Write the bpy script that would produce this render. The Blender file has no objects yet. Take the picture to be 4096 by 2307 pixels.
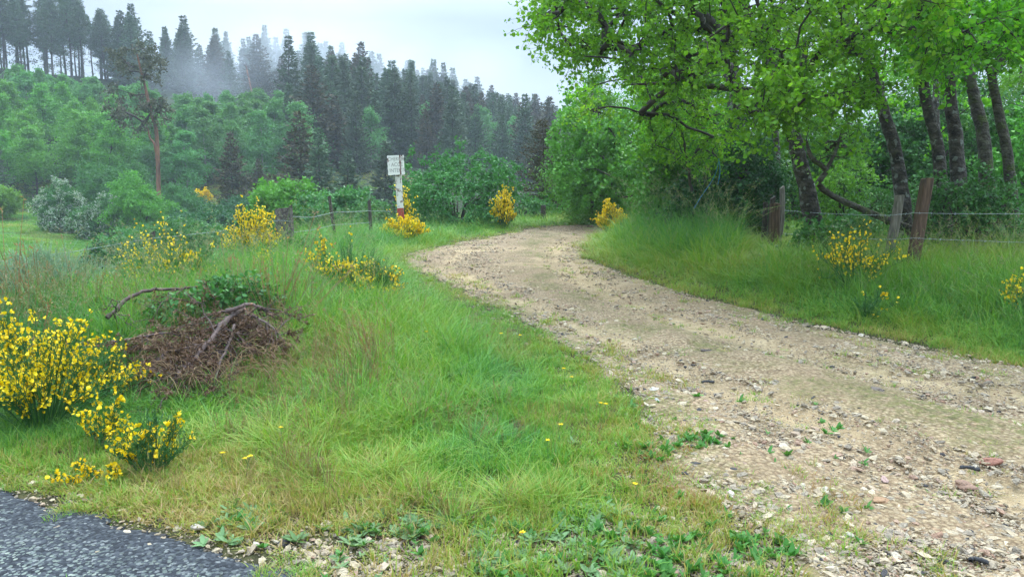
import bpy, bmesh, math, random
import numpy as np
from mathutils import Vector, Matrix
SC = bpy.context.scene
R = math.radians
# ------------------------------------------------------------------ camera, world, sun, exposure
PITCH = R(7.16)
FPX = 740.0
CAMZ = 1.6
cam_data = bpy.data.cameras.new("camera")
cam = bpy.data.objects.new("camera", cam_data)
SC.collection.objects.link(cam)
cam.location = (0, 0, CAMZ)
cam.rotation_euler = (math.pi/2 - PITCH, 0, 0)
cam_data.sensor_width = 36
cam_data.lens = FPX/1024*36
cam_data.clip_start = 0.05
cam_data.clip_end = 3000
SC.camera = cam

SUN_EL, SUN_AZ = R(52), R(25)      # azimuth clockwise from +Y
world = bpy.data.worlds.new("World")
SC.world = world
world.use_nodes = True
wn, wl = world.node_tree.nodes, world.node_tree.links
wn.clear()
w_out = wn.new('ShaderNodeOutputWorld'); w_bg = wn.new('ShaderNodeBackground')
w_sky = wn.new('ShaderNodeTexSky'); w_sky.sky_type = 'NISHITA'; w_sky.sun_disc = False
w_sky.sun_elevation = SUN_EL; w_sky.sun_rotation = SUN_AZ
w_bg.inputs['Strength'].default_value = 0.1
w_tc = wn.new('ShaderNodeTexCoord')
w_map = wn.new('ShaderNodeMapping'); w_map.inputs['Scale'].default_value = (1, 1, 2.6)
w_no = wn.new('ShaderNodeTexNoise'); w_no.inputs['Scale'].default_value = 1.9; w_no.inputs['Detail'].default_value = 5; w_no.inputs['Roughness'].default_value = .5
w_no.inputs['Distortion'].default_value = .25
w_ramp = wn.new('ShaderNodeValToRGB')
w_ramp.color_ramp.elements[0].position = .38; w_ramp.color_ramp.elements[0].color = (2.9, 3.85, 5.0, 1)
w_ramp.color_ramp.elements[1].position = .68; w_ramp.color_ramp.elements[1].color = (5.3, 6.1, 7.1, 1)
w_mix = wn.new('ShaderNodeMixRGB'); w_mix.inputs['Fac'].default_value = .9
wl.new(w_tc.outputs['Generated'], w_map.inputs['Vector']); wl.new(w_map.outputs[0], w_no.inputs['Vector'])
wl.new(w_no.outputs['Fac'], w_ramp.inputs['Fac'])
wl.new(w_sky.outputs[0], w_mix.inputs['Color1']); wl.new(w_ramp.outputs[0], w_mix.inputs['Color2'])
w_sep = wn.new('ShaderNodeSeparateXYZ'); wl.new(w_tc.outputs['Generated'], w_sep.inputs[0])
w_mr = wn.new('ShaderNodeMapRange'); w_mr.inputs['From Min'].default_value = .22; w_mr.inputs['From Max'].default_value = 1; w_mr.inputs['To Min'].default_value = 1; w_mr.inputs['To Max'].default_value = 7.2
wl.new(w_sep.outputs[2], w_mr.inputs['Value'])      # an overcast sky is about three times brighter overhead than at the horizon
w_mul = wn.new('ShaderNodeVectorMath'); w_mul.operation = 'SCALE'; wl.new(w_mix.outputs[0], w_mul.inputs[0]); wl.new(w_mr.outputs[0], w_mul.inputs['Scale'])
wl.new(w_mul.outputs[0], w_bg.inputs['Color']); wl.new(w_bg.outputs[0], w_out.inputs['Surface'])

sun_d = bpy.data.lights.new("sun", 'SUN'); sun_d.energy = 1.5; sun_d.angle = R(18); sun_d.color = (1, .95, .86)
sun_o = bpy.data.objects.new("sun", sun_d); SC.collection.objects.link(sun_o)
sd_ = Vector((math.sin(SUN_AZ)*math.cos(SUN_EL), math.cos(SUN_AZ)*math.cos(SUN_EL), math.sin(SUN_EL)))
sun_o.rotation_euler = sd_.to_track_quat('Z', 'Y').to_euler()
SC.view_settings.view_transform = 'Standard'; SC.view_settings.look = 'None'
SC.view_settings.exposure = 0.66; SC.view_settings.gamma = 1
SC.render.engine = 'CYCLES'
SC.cycles.use_denoising = True
SC.cycles.max_bounces = 5; SC.cycles.diffuse_bounces = 2; SC.cycles.transmission_bounces = 3
SC.cycles.volume_bounces = 1; SC.cycles.transparent_max_bounces = 6
SC.cycles.volume_max_steps = 64; SC.cycles.volume_step_rate = 1.0

# ------------------------------------------------------------------ numeric helpers
def rng(seed): return np.random.default_rng(seed)
def hsh(ix, iy, s):
    v = np.sin(ix*127.1 + iy*311.7 + s*74.7)*43758.5453
    return v - np.floor(v)
def vnoise(x, y, s=0):
    ix, iy = np.floor(x), np.floor(y); fx, fy = x-ix, y-iy
    fx = fx*fx*(3-2*fx); fy = fy*fy*(3-2*fy)
    return (hsh(ix, iy, s)*(1-fx)+hsh(ix+1, iy, s)*fx)*(1-fy)+(hsh(ix, iy+1, s)*(1-fx)+hsh(ix+1, iy+1, s)*fx)*fy
def fbm(x, y, s=0, o=3):
    t = 0; a = .5; n = 0
    for k in range(o):
        t = t + a*vnoise(x*2**k, y*2**k, s+k*7); n += a; a *= .5
    return t/n
def sstep(a, b, x):
    t = np.clip((x-a)/(b-a), 0, 1); return t*t*(3-2*t)
def unit(v): return v/np.maximum(np.linalg.norm(v, axis=-1, keepdims=True), 1e-9)

cP, sP = math.cos(PITCH), math.sin(PITCH)
def raydir(px, py):
    cx = (px-512)/FPX; cy = -(py-288)/FPX
    return np.array([cx, cP+cy*sP, -sP+cy*cP])
def at(px, py, Y):
    d = raydir(px, py); return np.array([0, 0, CAMZ]) + d*(Y/d[1])
def project(P):
    P = np.asarray(P, float); x, y, z = P[..., 0], P[..., 1], P[..., 2]-CAMZ
    dep = y*cP - z*sP; up = y*sP + z*cP
    dep = np.where(dep < .01, .01, dep)
    return 512+FPX*x/dep, 288-FPX*up/dep, dep

# ------------------------------------------------------------------ terrain
U_K = np.array([-1.1, -.9, -.69, -.5, -.3, -.2, -.1, 0., .07, .3, .8, 1.1])
YK = np.array([
 [11, 28, 45, 75, 140, 200], [12, 29, 45, 75, 140, 200], [12.5, 28, 40, 75, 140, 200], [15, 32, 50, 75, 150, 210],
 [16.2, 36, 60, 85, 175, 240], [20.5, 42, 66, 92, 188, 250], [27, 48, 70, 100, 200, 260], [32, 56, 76, 105, 210, 270], [38, 60, 80, 110, 220, 280],
 [60, 80, 100, 130, 220, 280], [60, 80, 100, 130, 220, 280], [60, 80, 100, 130, 220, 280]], float)
ZK = np.array([
 [-1.6, -4.5, -3.3, 1.2, 26, 30], [-1.3, -4.5, -3.3, 1.2, 26, 30], [-.9, -4.3, -3.2, .6, 25, 24], [.0, -5.5, -3.3, 0, 24, 22],
 [.35, -5.5, -3.2, 3, 25, 22], [.5, -5, -3, 4, 24, 21], [.65, -4, -3, 5, 22, 19], [.8, -3, -2, 4, 18.5, 15], [.9, -2, -2, 3, 16, 12],
 [1.5, 2, 2, 2.5, 6, 5], [1.5, 3, 4, 5, 7, 7], [1.5, 3, 4, 5, 7, 7]], float)
XR_Y = np.array([-20, 2, 4.5, 6.2, 8, 10, 12, 14.5, 16.5, 20, 23, 28, 60])
XR_X = np.array([30, 9, 6, 4.3, 3.2, 2.4, 1.85, 1.45, 1.55, 2.2, 3.4, 6.5, 30])
def near_z(x, y):
    y0 = np.clip(y, -8, 40)
    z = .025*y0 - .27*np.maximum(0, -4.4-x)*sstep(5.5, 11, y0)
    z = z + .10*sstep(0, 1.5, xr(y)-x-3.4)*sstep(5, 8, y0)*sstep(20, 14, y0)
    return z
def xr(y): return np.interp(y, XR_Y, XR_X)
def H(x, y, bank=True):
    x = np.asarray(x, float); y = np.asarray(y, float)
    r = np.hypot(x, y); a = np.arctan2(x, np.maximum(y, 1e-6)); lim = math.atan(1.1)
    u = np.tan(np.clip(a, -lim, lim)); Yd = np.where(np.abs(a) > lim, r*math.cos(lim), y)
    Ys = [np.interp(u, U_K, YK[:, k]) for k in range(6)]
    Zs = [np.interp(u, U_K, ZK[:, k]) for k in range(6)]
    nz = near_z(x, y)
    z = nz*1.0
    prevY, prevZ = Ys[0], near_z(u*Ys[0], Ys[0])
    for k in range(1, 6):
        t = np.clip((Yd-prevY)/np.maximum(Ys[k]-prevY, 1e-3), 0, 1)
        if k == 1: t = t**1.5
        zz = prevZ + (Zs[k]-prevZ)*t
        z = np.where(Yd > prevY, zz, z)
        prevY, prevZ = Ys[k], Zs[k]
    z = np.where(Yd > Ys[5], Zs[5]-.02*(Yd-Ys[5]), z)
    back = sstep(-6, -1, y); z = z*back + nz*(1-back)
    if bank:
        d = x-xr(y)
        z = z + (.34*sstep(0.1, 2.6, d)+.012*np.clip(d-2.6, 0, 25))*sstep(-3, 3, y)*sstep(45, 30, y)
    z = z + (fbm(x/9, y/9, 3)-.5)*.9*sstep(22, 45, r) + (fbm(x/1.1, y/1.1, 5)-.5)*.07*sstep(.2, .6, np.minimum(np.abs(x-xr(y)), 1))
    return z
_Y = np.concatenate([np.linspace(1.5, 40, 1500), np.linspace(40, 320, 1500)])
def ground(px, py, ymin=0):
    d = raydir(px, py); t = _Y/d[1]
    X = d[0]*t; Z = CAMZ + d[2]*t
    h = H(X, _Y)
    hit = np.nonzero((Z < h) & (_Y > ymin))[0]
    i = hit[0] if len(hit) else len(_Y)-1
    return np.array([X[i], _Y[i], h[i]])
def gz(x, y): return float(H(np.array([x]), np.array([y]))[0])

# outline polygons on the near ground (world metres)
def unproj_list(pts):
    out = []
    for px, py in pts:
        d = raydir(px, py); Z0 = CAMZ
        Y = _Y; X = d[0]*Y/d[1]; Z = Z0 + d[2]*Y/d[1]
        h = near_z(X, Y); k = np.nonzero(Z < h)[0][0]
        out.append((X[k], Y[k]))
    return out
left_edge = [(500, 236), (450, 244), (408, 254), (402, 261), (418, 270), (448, 285), (480, 300), (515, 318), (560, 342), (600, 368), (632, 395), (648, 425), (668, 465), (700, 490), (765, 530), (810, 565)]
track_poly = [(7.5, 27.5), (3.4, 25.2), (.9, 23.5)] + unproj_list(left_edge) + [(1.3, 2.6), (1.2, 1.0), (2, -3), (12, -3), (11, 1.5)] + \
             [(float(xr(y)), y) for y in (4.5, 6.2, 8, 10, 12, 14.5, 16.5, 20, 23)]
track_poly = np.array(track_poly)
asph_poly = np.array([(-14, -6), (-14, 5.0)] + unproj_list([(0, 486), (60, 496), (95, 509), (150, 524), (200, 538), (242, 549), (290, 562), (345, 590)]) + [(-.40, 2.3), (.35, 1.2), (.8, -6)])
moss_line = np.array(unproj_list([(548, 233), (531, 250), (532, 268), (565, 298), (640, 330), (720, 356), (800, 378), (900, 406), (1024, 440)]))
rutA = np.array(unproj_list([(470, 250), (440, 263), (480, 285), (540, 312), (620, 347), (720, 388), (830, 428), (930, 462), (1024, 492)]))
rutB = np.array(unproj_list([(575, 238), (553, 252), (556, 268), (610, 298), (700, 330), (800, 356), (900, 378), (1024, 398)]))
def seg_dist(x, y, P, closed=False):
    x = np.asarray(x, float); y = np.asarray(y, float)
    d = np.full(x.shape, 1e9); n = len(P)
    for i in range(n if closed else n-1):
        a = P[i]; b = P[(i+1) % n]; ab = b-a; L = max(ab @ ab, 1e-9)
        t = np.clip(((x-a[0])*ab[0]+(y-a[1])*ab[1])/L, 0, 1)
        d = np.minimum(d, (x-a[0]-t*ab[0])**2+(y-a[1]-t*ab[1])**2)
    return np.sqrt(d)
def inside(x, y, P):
    c = np.zeros(np.shape(x), bool); n = len(P)
    for i in range(n):
        x1, y1 = P[i]; x2, y2 = P[(i+1) % n]
        m = (y1 > y) != (y2 > y)
        with np.errstate(divide='ignore', invalid='ignore'):
            c ^= m & (x < (x2-x1)*(y-y1)/(y2-y1+1e-12)+x1)
    return c
def sd(x, y, P):
    d = seg_dist(x, y, P, True); return np.where(inside(x, y, P), -d, d)

# ------------------------------------------------------------------ object helpers
COL = SC.collection
def tag(o, label=None, cat=None, group=None, kind=None):
    if label: o['label'] = label
    if cat: o['category'] = cat
    if group: o['group'] = group
    if kind: o['kind'] = kind
    return o
def empty(name, loc=(0, 0, 0), label=None, cat=None, group=None, rz=0, scale=1):
    o = bpy.data.objects.new(name, None); COL.objects.link(o)
    o.location = loc; o.rotation_euler = (0, 0, rz); o.scale = (scale,)*3 if np.isscalar(scale) else scale
    o.empty_display_size = .2
    return tag(o, label, cat, group)
def link(o, parent=None):
    COL.objects.link(o)
    if parent: o.parent = parent
    return o
def copy_tree(o, parent=None):
    c = o.copy(); COL.objects.link(c)
    if parent is not None: c.parent = parent
    for ch in list(o.children): copy_tree(ch, c)
    return c

class Geo:
    """collects quads and triangles as numpy blocks"""
    def __init__(s): s.v = []; s.f = []; s.n = 0; s.a = []
    def add(s, V, F, attr=None):
        V = np.asarray(V, float).reshape(-1, 3); F = np.asarray(F, int)
        s.v.append(V); s.f.append(F+s.n); s.n += len(V)
        s.a.append(np.zeros(len(V)) if attr is None else np.broadcast_to(np.asarray(attr, float), (len(V),)))
    def mesh(s, name, mat, smooth=False, attr=None):
        me = bpy.data.meshes.new(name)
        if not s.v: return me
        V = np.concatenate(s.v).astype(np.float32)
        me.vertices.add(len(V)); me.vertices.foreach_set('co', V.ravel())
        loops = np.concatenate([f.ravel() for f in s.f]).astype(np.int32)
        tot = np.concatenate([np.full(len(f), f.shape[1]) for f in s.f]).astype(np.int32)
        st = np.concatenate([[0], np.cumsum(tot)[:-1]]).astype(np.int32)
        me.loops.add(len(loops)); me.loops.foreach_set('vertex_index', loops)
        me.polygons.add(len(tot)); me.polygons.foreach_set('loop_start', st); me.polygons.foreach_set('loop_total', tot)
        if smooth: me.polygons.foreach_set('use_smooth', np.ones(len(tot), bool))
        if attr:
            at_ = me.attributes.new(attr, 'FLOAT', 'POINT'); at_.data.foreach_set('value', np.concatenate(s.a).astype(np.float32))
        me.update(calc_edges=True)
        for m in (mat if isinstance(mat, (list, tuple)) else [mat]): me.materials.append(m)
        return me
    def obj(s, name, mat, parent=None, smooth=False, attr=None):
        return link(bpy.data.objects.new(name, s.mesh(name, mat, smooth, attr)), parent)

def tube(g, P, rad, sides=6, cap=True, attr=None):
    P = np.asarray(P, float); n = len(P); rad = np.broadcast_to(rad, (n,))
    T = np.gradient(P, axis=0); T = unit(T)
    ref = np.array([0, 0, 1.]) if abs(T[:, 2]).mean() < .8 else np.array([0, 1., 0])
    A = unit(np.cross(T, ref)); B = np.cross(T, A)
    an = np.arange(sides)*2*math.pi/sides
    V = P[:, None]+rad[:, None, None]*(np.cos(an)[None, :, None]*A[:, None]+np.sin(an)[None, :, None]*B[:, None])
    i = np.arange(n-1)[:, None]*sides; j = np.arange(sides)[None]; j2 = (j+1) % sides
    F = np.stack([i+j, i+j2, i+sides+j2, i+sides+j], -1).reshape(-1, 4)
    g.add(V.reshape(-1, 3), F, attr)
    if cap and sides <= 12:
        V2 = np.concatenate([V[-1], P[-1:]+T[-1:]*rad[-1]*.15]); g.add(V2, np.stack([np.arange(sides), (np.arange(sides)+1) % sides, np.full(sides, sides)], -1))
def tubes(g, P, Rr, sides=3, attr=None):
    """P N,K,3 ; Rr N,K"""
    N, K, _ = P.shape
    T = np.gradient(P, axis=1); T = unit(T)
    ref = np.array([.13, .97, .2]); A = unit(np.cross(T, ref)); B = np.cross(T, A)
    an = np.arange(sides)*2*math.pi/sides
    V = P[:, :, None]+Rr[..., None, None]*(np.cos(an)[:, None]*A[:, :, None]+np.sin(an)[:, None]*B[:, :, None])
    b = np.arange(N)[:, None, None]*K*sides; i = np.arange(K-1)[None, :, None]*sides; j = np.arange(sides)[None, None]; j2 = (j+1) % sides
    F = np.stack([b+i+j, b+i+j2, b+i+sides+j2, b+i+sides+j], -1).reshape(-1, 4)
    g.add(V.reshape(-1, 3), F, None if attr is None else np.repeat(attr, K*sides))
def rand_dirs(r, n, up=0.):
    v = r.normal(size=(n, 3)); v[:, 2] += up; return unit(v)
def leaves(g, P, size, D=None, seed=0, fold=.25, ratio=.8, upn=.8, attr=None, droop=0):
    """rounded leaf of two folded quads: D the pointing direction"""
    r = rng(seed); n = len(P)
    if D is None: D = rand_dirs(r, n, -droop)
    Nn = r.normal(size=(n, 3)); Nn[:, 2] += upn*2
    S = unit(np.cross(D, Nn)); Nn = np.cross(S, D)
    L = (np.broadcast_to(size, (n,))*r.uniform(.55, 1.3, n))[:, None]; W = L*ratio*.5
    f = Nn*W*fold
    p0 = P; l1 = P+D*L*.28+S*W*.95-f*-1; l2 = P+D*L*.72+S*W*.85+f; tip = P+D*L
    r2 = P+D*L*.72-S*W*.85+f; r1 = P+D*L*.28-S*W*.95+f
    V = np.stack([p0, l1, l2, tip, r2, r1], 1).reshape(-1, 3)
    b = np.arange(n)[:, None]*6
    F = np.concatenate([b+np.array([0, 1, 2, 3]), b+np.array([0, 3, 4, 5])])
    g.add(V, F, None if attr is None else np.repeat(attr, 6))
def quads(g, P, sx, sy, D=None, seed=0, upn=0., attr=None):
    r = rng(seed); n = len(P)
    if D is None: D = rand_dirs(r, n)
    Nn = r.normal(size=(n, 3)); Nn[:, 2] += upn
    S = unit(np.cross(D, Nn)); L = (np.broadcast_to(sx, (n,))*r.uniform(.6, 1.25, n))[:, None]; W = (np.broadcast_to(sy, (n,))*r.uniform(.6, 1.25, n))[:, None]*.5
    V = np.stack([P, P+D*L*.55+S*W, P+D*L, P+D*L*.45-S*W], 1).reshape(-1, 3)
    g.add(V, np.arange(n*4).reshape(-1, 4), None if attr is None else np.repeat(attr, 4))
def catmull(P, m=8):
    P = np.asarray(P, float); Q = np.concatenate([2*P[:1]-P[1:2], P, 2*P[-1:]-P[-2:-1]]); out = []
    for i in range(1, len(Q)-2):
        for t in np.linspace(0, 1, m, endpoint=False):
            a, b, c, d = Q[i-1:i+3]
            out.append(.5*((2*b)+(-a+c)*t+(2*a-5*b+4*c-d)*t*t+(-a+3*b-3*c+d)*t**3))
    out.append(P[-1]); return np.array(out)

# ------------------------------------------------------------------ materials
def newmat(name):
    m = bpy.data.materials.new(name); m.use_nodes = True; nt = m.node_tree; nt.nodes.clear()
    return m, nt.nodes, nt.links
def ramp(nd, stops, interp='LINEAR'):
    c = nd.new('ShaderNodeValToRGB'); cr = c.color_ramp; cr.interpolation = interp
    while len(cr.elements) < len(stops): cr.elements.new(.5)
    for e, (p, col) in zip(cr.elements, stops): e.position = p; e.color = (*col, 1) if len(col) == 3 else col
    return c
def mathn(nd, lk, op, a, b=None, clamp=False):
    m = nd.new('ShaderNodeMath'); m.operation = op; m.use_clamp = clamp
    for i, v in enumerate((a, b)):
        if v is None: continue
        if isinstance(v, (int, float)): m.inputs[i].default_value = v
        else: lk.new(v, m.inputs[i])
    return m.outputs[0]
def mixc(nd, lk, fac, a, b, mode='MIX'):
    m = nd.new('ShaderNodeMixRGB'); m.blend_type = mode
    for i, v in enumerate((fac, a, b)):
        if isinstance(v, (int, float)): m.inputs[i].default_value = v
        elif isinstance(v, tuple): m.inputs[i].default_value = (*v, 1)
        else: lk.new(v, m.inputs[i])
    return m.outputs[0]
def foliage(name, cols, trans=.35, rough=.5, clump=None, objvar=.25, rootcol=None, attr=None, spec=.3):
    """per-leaf random colour between cols, slow drift over the plant, thin translucency"""
    m, nd, lk = newmat(name)
    geo = nd.new('ShaderNodeNewGeometry'); oi = nd.new('ShaderNodeObjectInfo')
    rp = ramp(nd, [(i/(len(cols)-1), c) for i, c in enumerate(cols)])
    v = geo.outputs['Random Per Island']
    tc = nd.new('ShaderNodeTexCoord'); no = nd.new('ShaderNodeTexNoise'); no.inputs['Scale'].default_value = clump or 1.2; no.inputs['Detail'].default_value = 2
    lk.new(tc.outputs['Object'], no.inputs['Vector'])
    v = mathn(nd, lk, 'ADD', mathn(nd, lk, 'MULTIPLY', v, .55), mathn(nd, lk, 'MULTIPLY', mathn(nd, lk, 'SUBTRACT', no.outputs['Fac'], .25), .9), True)
    lk.new(v, rp.inputs['Fac']); col = rp.outputs[0]
    if attr:
        a = nd.new('ShaderNodeAttribute'); a.attribute_name = attr
        col = mixc(nd, lk, a.outputs['Fac'], col, rootcol)
    hs = nd.new('ShaderNodeHueSaturation')
    hv = mathn(nd, lk, 'ADD', mathn(nd, lk, 'MULTIPLY', oi.outputs['Random'], .04*objvar/.25), .5-.02*objvar/.25)
    vv = mathn(nd, lk, 'ADD', mathn(nd, lk, 'MULTIPLY', oi.outputs['Random'], objvar*1.6), 1-objvar*.8)
    lk.new(hv, hs.inputs['Hue']); lk.new(vv, hs.inputs['Value']); lk.new(col, hs.inputs['Color'])
    pb = nd.new('ShaderNodeBsdfPrincipled'); pb.inputs['Roughness'].default_value = rough; pb.inputs['Specular IOR Level'].default_value = spec
    tr = nd.new('ShaderNodeBsdfTranslucent'); mx = nd.new('ShaderNodeMixShader'); mx.inputs[0].default_value = trans
    tcx = mixc(nd, lk, 1., hs.outputs[0], (1.15, 1.25, .6), 'MULTIPLY')
    lk.new(hs.outputs[0], pb.inputs['Base Color']); lk.new(tcx, tr.inputs['Color'])
    lk.new(pb.outputs[0], mx.inputs[1]); lk.new(tr.outputs[0], mx.inputs[2])
    o = nd.new('ShaderNodeOutputMaterial'); lk.new(mx.outputs[0], o.inputs['Surface'])
    return m
def solid(name, stops, scale=6, stretch=(1, 1, 1), rough=.85, bump=.4, bscale=None, detail=6, coord='Object', second=None, bdist=.02, contrast=(.3, .7)):
    m, nd, lk = newmat(name)
    tc = nd.new('ShaderNodeTexCoord'); mp = nd.new('ShaderNodeMapping'); mp.inputs['Scale'].default_value = stretch
    lk.new(tc.outputs[coord], mp.inputs['Vector'])
    no = nd.new('ShaderNodeTexNoise'); no.inputs['Scale'].default_value = scale; no.inputs['Detail'].default_value = detail; no.inputs['Roughness'].default_value = .62
    lk.new(mp.outputs[0], no.inputs['Vector'])
    k = len(stops); rp = ramp(nd, [(contrast[0]+(contrast[1]-contrast[0])*i/max(k-1, 1), c) for i, c in enumerate(stops)])
    lk.new(no.outputs['Fac'], rp.inputs['Fac']); col = rp.outputs[0]
    if second:   # (colour, scale, threshold)
        n2 = nd.new('ShaderNodeTexNoise'); n2.inputs['Scale'].default_value = second[1]; n2.inputs['Detail'].default_value = 4
        lk.new(tc.outputs[coord], n2.inputs['Vector'])
        r2 = ramp(nd, [(second[2], (0, 0, 0)), (min(second[2]+.06, 1), (1, 1, 1))]); lk.new(n2.outputs['Fac'], r2.inputs['Fac'])
        col = mixc(nd, lk, r2.outputs[0], col, second[0])
    pb = nd.new('ShaderNodeBsdfPrincipled'); pb.inputs['Roughness'].default_value = rough; lk.new(col, pb.inputs['Base Color'])
    n3 = nd.new('ShaderNodeTexNoise'); n3.inputs['Scale'].default_value = bscale or scale*2; n3.inputs['Detail'].default_value = 5; lk.new(mp.outputs[0], n3.inputs['Vector'])
    bp = nd.new('ShaderNodeBump'); bp.inputs['Strength'].default_value = bump; bp.inputs['Distance'].default_value = bdist
    lk.new(n3.outputs['Fac'], bp.inputs['Height']); lk.new(bp.outputs[0], pb.inputs['Normal'])
    o = nd.new('ShaderNodeOutputMaterial'); lk.new(pb.outputs[0], o.inputs['Surface'])
    return m
M = {}
M['leaf_near'] = foliage('aspen_leaf', [(.055, .17, .014), (.10, .285, .02), (.17, .39, .028), (.29, .50, .05)], .58, .42, 1.0, .12)
M['leaf_birch'] = foliage('young_birch_leaf', [(.05, .15, .025), (.09, .25, .032), (.15, .35, .045)], .35, .5, .8, .12)
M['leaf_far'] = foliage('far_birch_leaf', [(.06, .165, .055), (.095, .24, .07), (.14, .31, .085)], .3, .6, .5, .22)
M['leaf_bright'] = foliage('hazel_leaf', [(.06, .20, .03), (.10, .29, .035), (.15, .38, .045)], .35, .5, .5, .12)
M['leaf_dark'] = foliage('thicket_leaf', [(.018, .07, .02), (.03, .11, .03), (.05, .16, .035)], .25, .5, 1.5, .15)
M['leaf_bush'] = foliage('willow_leaf', [(.035, .12, .035), (.06, .19, .045), (.11, .28, .07)], .3, .5, 1.2, .1)
M['leaf_silver'] = foliage('silvery_leaf', [(.07, .14, .08), (.11, .19, .12), (.16, .25, .17)], .2, .6, 2.0, .1)
M['leaf_nettle'] = foliage('nettle_leaf', [(.035, .12, .03), (.06, .19, .04), (.10, .26, .05)], .25, .5, 3, .1)
M['leaf_spring'] = foliage('yellow_green_leaf', [(.09, .22, .03), (.14, .31, .04), (.2, .4, .07)], .45, .5, 1, .1)
M['needle'] = foliage('conifer_needles', [(.038, .066, .038), (.058, .100, .048), (.085, .135, .062), (.085, .090, .052)], .1, .7, .35, .25)
M['needle_brown'] = foliage('browned_needles', [(.03, .04, .02), (.07, .065, .03), (.14, .095, .04)], .1, .7, .9, .1)
M['needle_pine'] = foliage('pine_needles', [(.05, .06, .03), (.09, .095, .05), (.14, .13, .07)], .1, .7, .6, .1)
M['broom_green'] = foliage('broom_stem', [(.03, .11, .03), (.055, .17, .04), (.08, .22, .05)], .2, .5, 4, .1)
M['broom_silver'] = foliage('silvery_broom_stem', [(.14, .24, .13), (.21, .33, .19), (.31, .42, .28)], .2, .6, 3, .1)
M['broom_flower'] = foliage('broom_flower', [(.70, .40, .005), (.84, .56, .004), (.90, .66, .008), (.92, .76, .05)], .15, .5, 6, .05)
M['blossom'] = foliage('white_blossom', [(.28, .34, .24), (.38, .44, .33), (.50, .54, .45)], .2, .6, 3, .05)
M['dry'] = foliage('dry_stalk', [(.12, .07, .035), (.25, .16, .08), (.36, .26, .14)], .15, .7, 3, .1)
M['dead_needle'] = foliage('dead_needles', [(.055, .030, .018), (.12, .065, .038), (.22, .14, .085)], .1, .8, 4, .1)
M['bark'] = solid('lichened_bark', [(.014, .011, .008), (.05, .04, .03), (.14, .12, .10)], 7, (1, 1, 1.4), .95, 1.0, 22, second=((.19, .20, .17), 9, .58), bdist=.05)
M['bark_moss'] = solid('mossy_bark', [(.018, .015, .010), (.06, .052, .036), (.13, .125, .09)], 8, (1, 1, 1.5), .95, 1.0, 22, second=((.06, .075, .02), 5, .54), bdist=.05)
M['bark_dark'] = solid('dark_twig_bark', [(.012, .010, .008), (.035, .028, .02), (.07, .06, .045)], 8, (1, 1, 1), .9, .6)
M['bark_pale'] = solid('pale_birch_bark', [(.06, .055, .045), (.25, .24, .2), (.4, .38, .33)], 4, (1, 1, .3), .8, .3)
M['bark_pine'] = solid('orange_pine_bark', [(.05, .028, .018), (.16, .075, .04), (.27, .13, .065)], 2, (1, 1, .4), .9, .5)
M['bark_spruce'] = solid('grey_brown_bark', [(.03, .022, .018), (.07, .052, .042)], 3, (1, 1, .4), .9, .4)
M['dead_wood'] = solid('dead_branch_bark', [(.03, .018, .014), (.08, .05, .04), (.16, .11, .09)], 14, (1, 1, 1), .8, .6, second=((.34, .17, .09), 9, .68))
M['post_brown'] = solid('brown_stained_wood', [(.03, .016, .009), (.085, .045, .024), (.17, .10, .055)], 7, (4, 4, .45), .75, .5, 12, bdist=.01)
M['post_grey'] = solid('weathered_grey_wood', [(.05, .045, .036), (.15, .13, .10), (.27, .24, .19)], 9, (5, 5, .4), .9, .7, 14, bdist=.01)
M['post_dark'] = solid('dark_old_wood', [(.02, .016, .012), (.05, .04, .03), (.11, .10, .085)], 9, (4, 4, .5), .95, .7, 14, second=((.2, .22, .17), 12, .62), bdist=.01)
M['post_stone'] = solid('rough_dark_granite', [(.035, .03, .026), (.085, .07, .06), (.17, .15, .13)], 22, (1, 1, 1), .95, 1.0, 45, second=((.36, .36, .33), 55, .62), bdist=.02)
M['wire'] = solid('galvanised_wire', [(.22, .26, .26), (.40, .45, .46)], 30, rough=.45, bump=.1)
M['wire_old'] = solid('dull_wire', [(.17, .21, .19), (.30, .35, .32)], 30, rough=.6, bump=.1)
M['twine'] = solid('blue_twine', [(.02, .14, .24), (.04, .24, .36)], 30, rough=.7, bump=.2)

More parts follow.
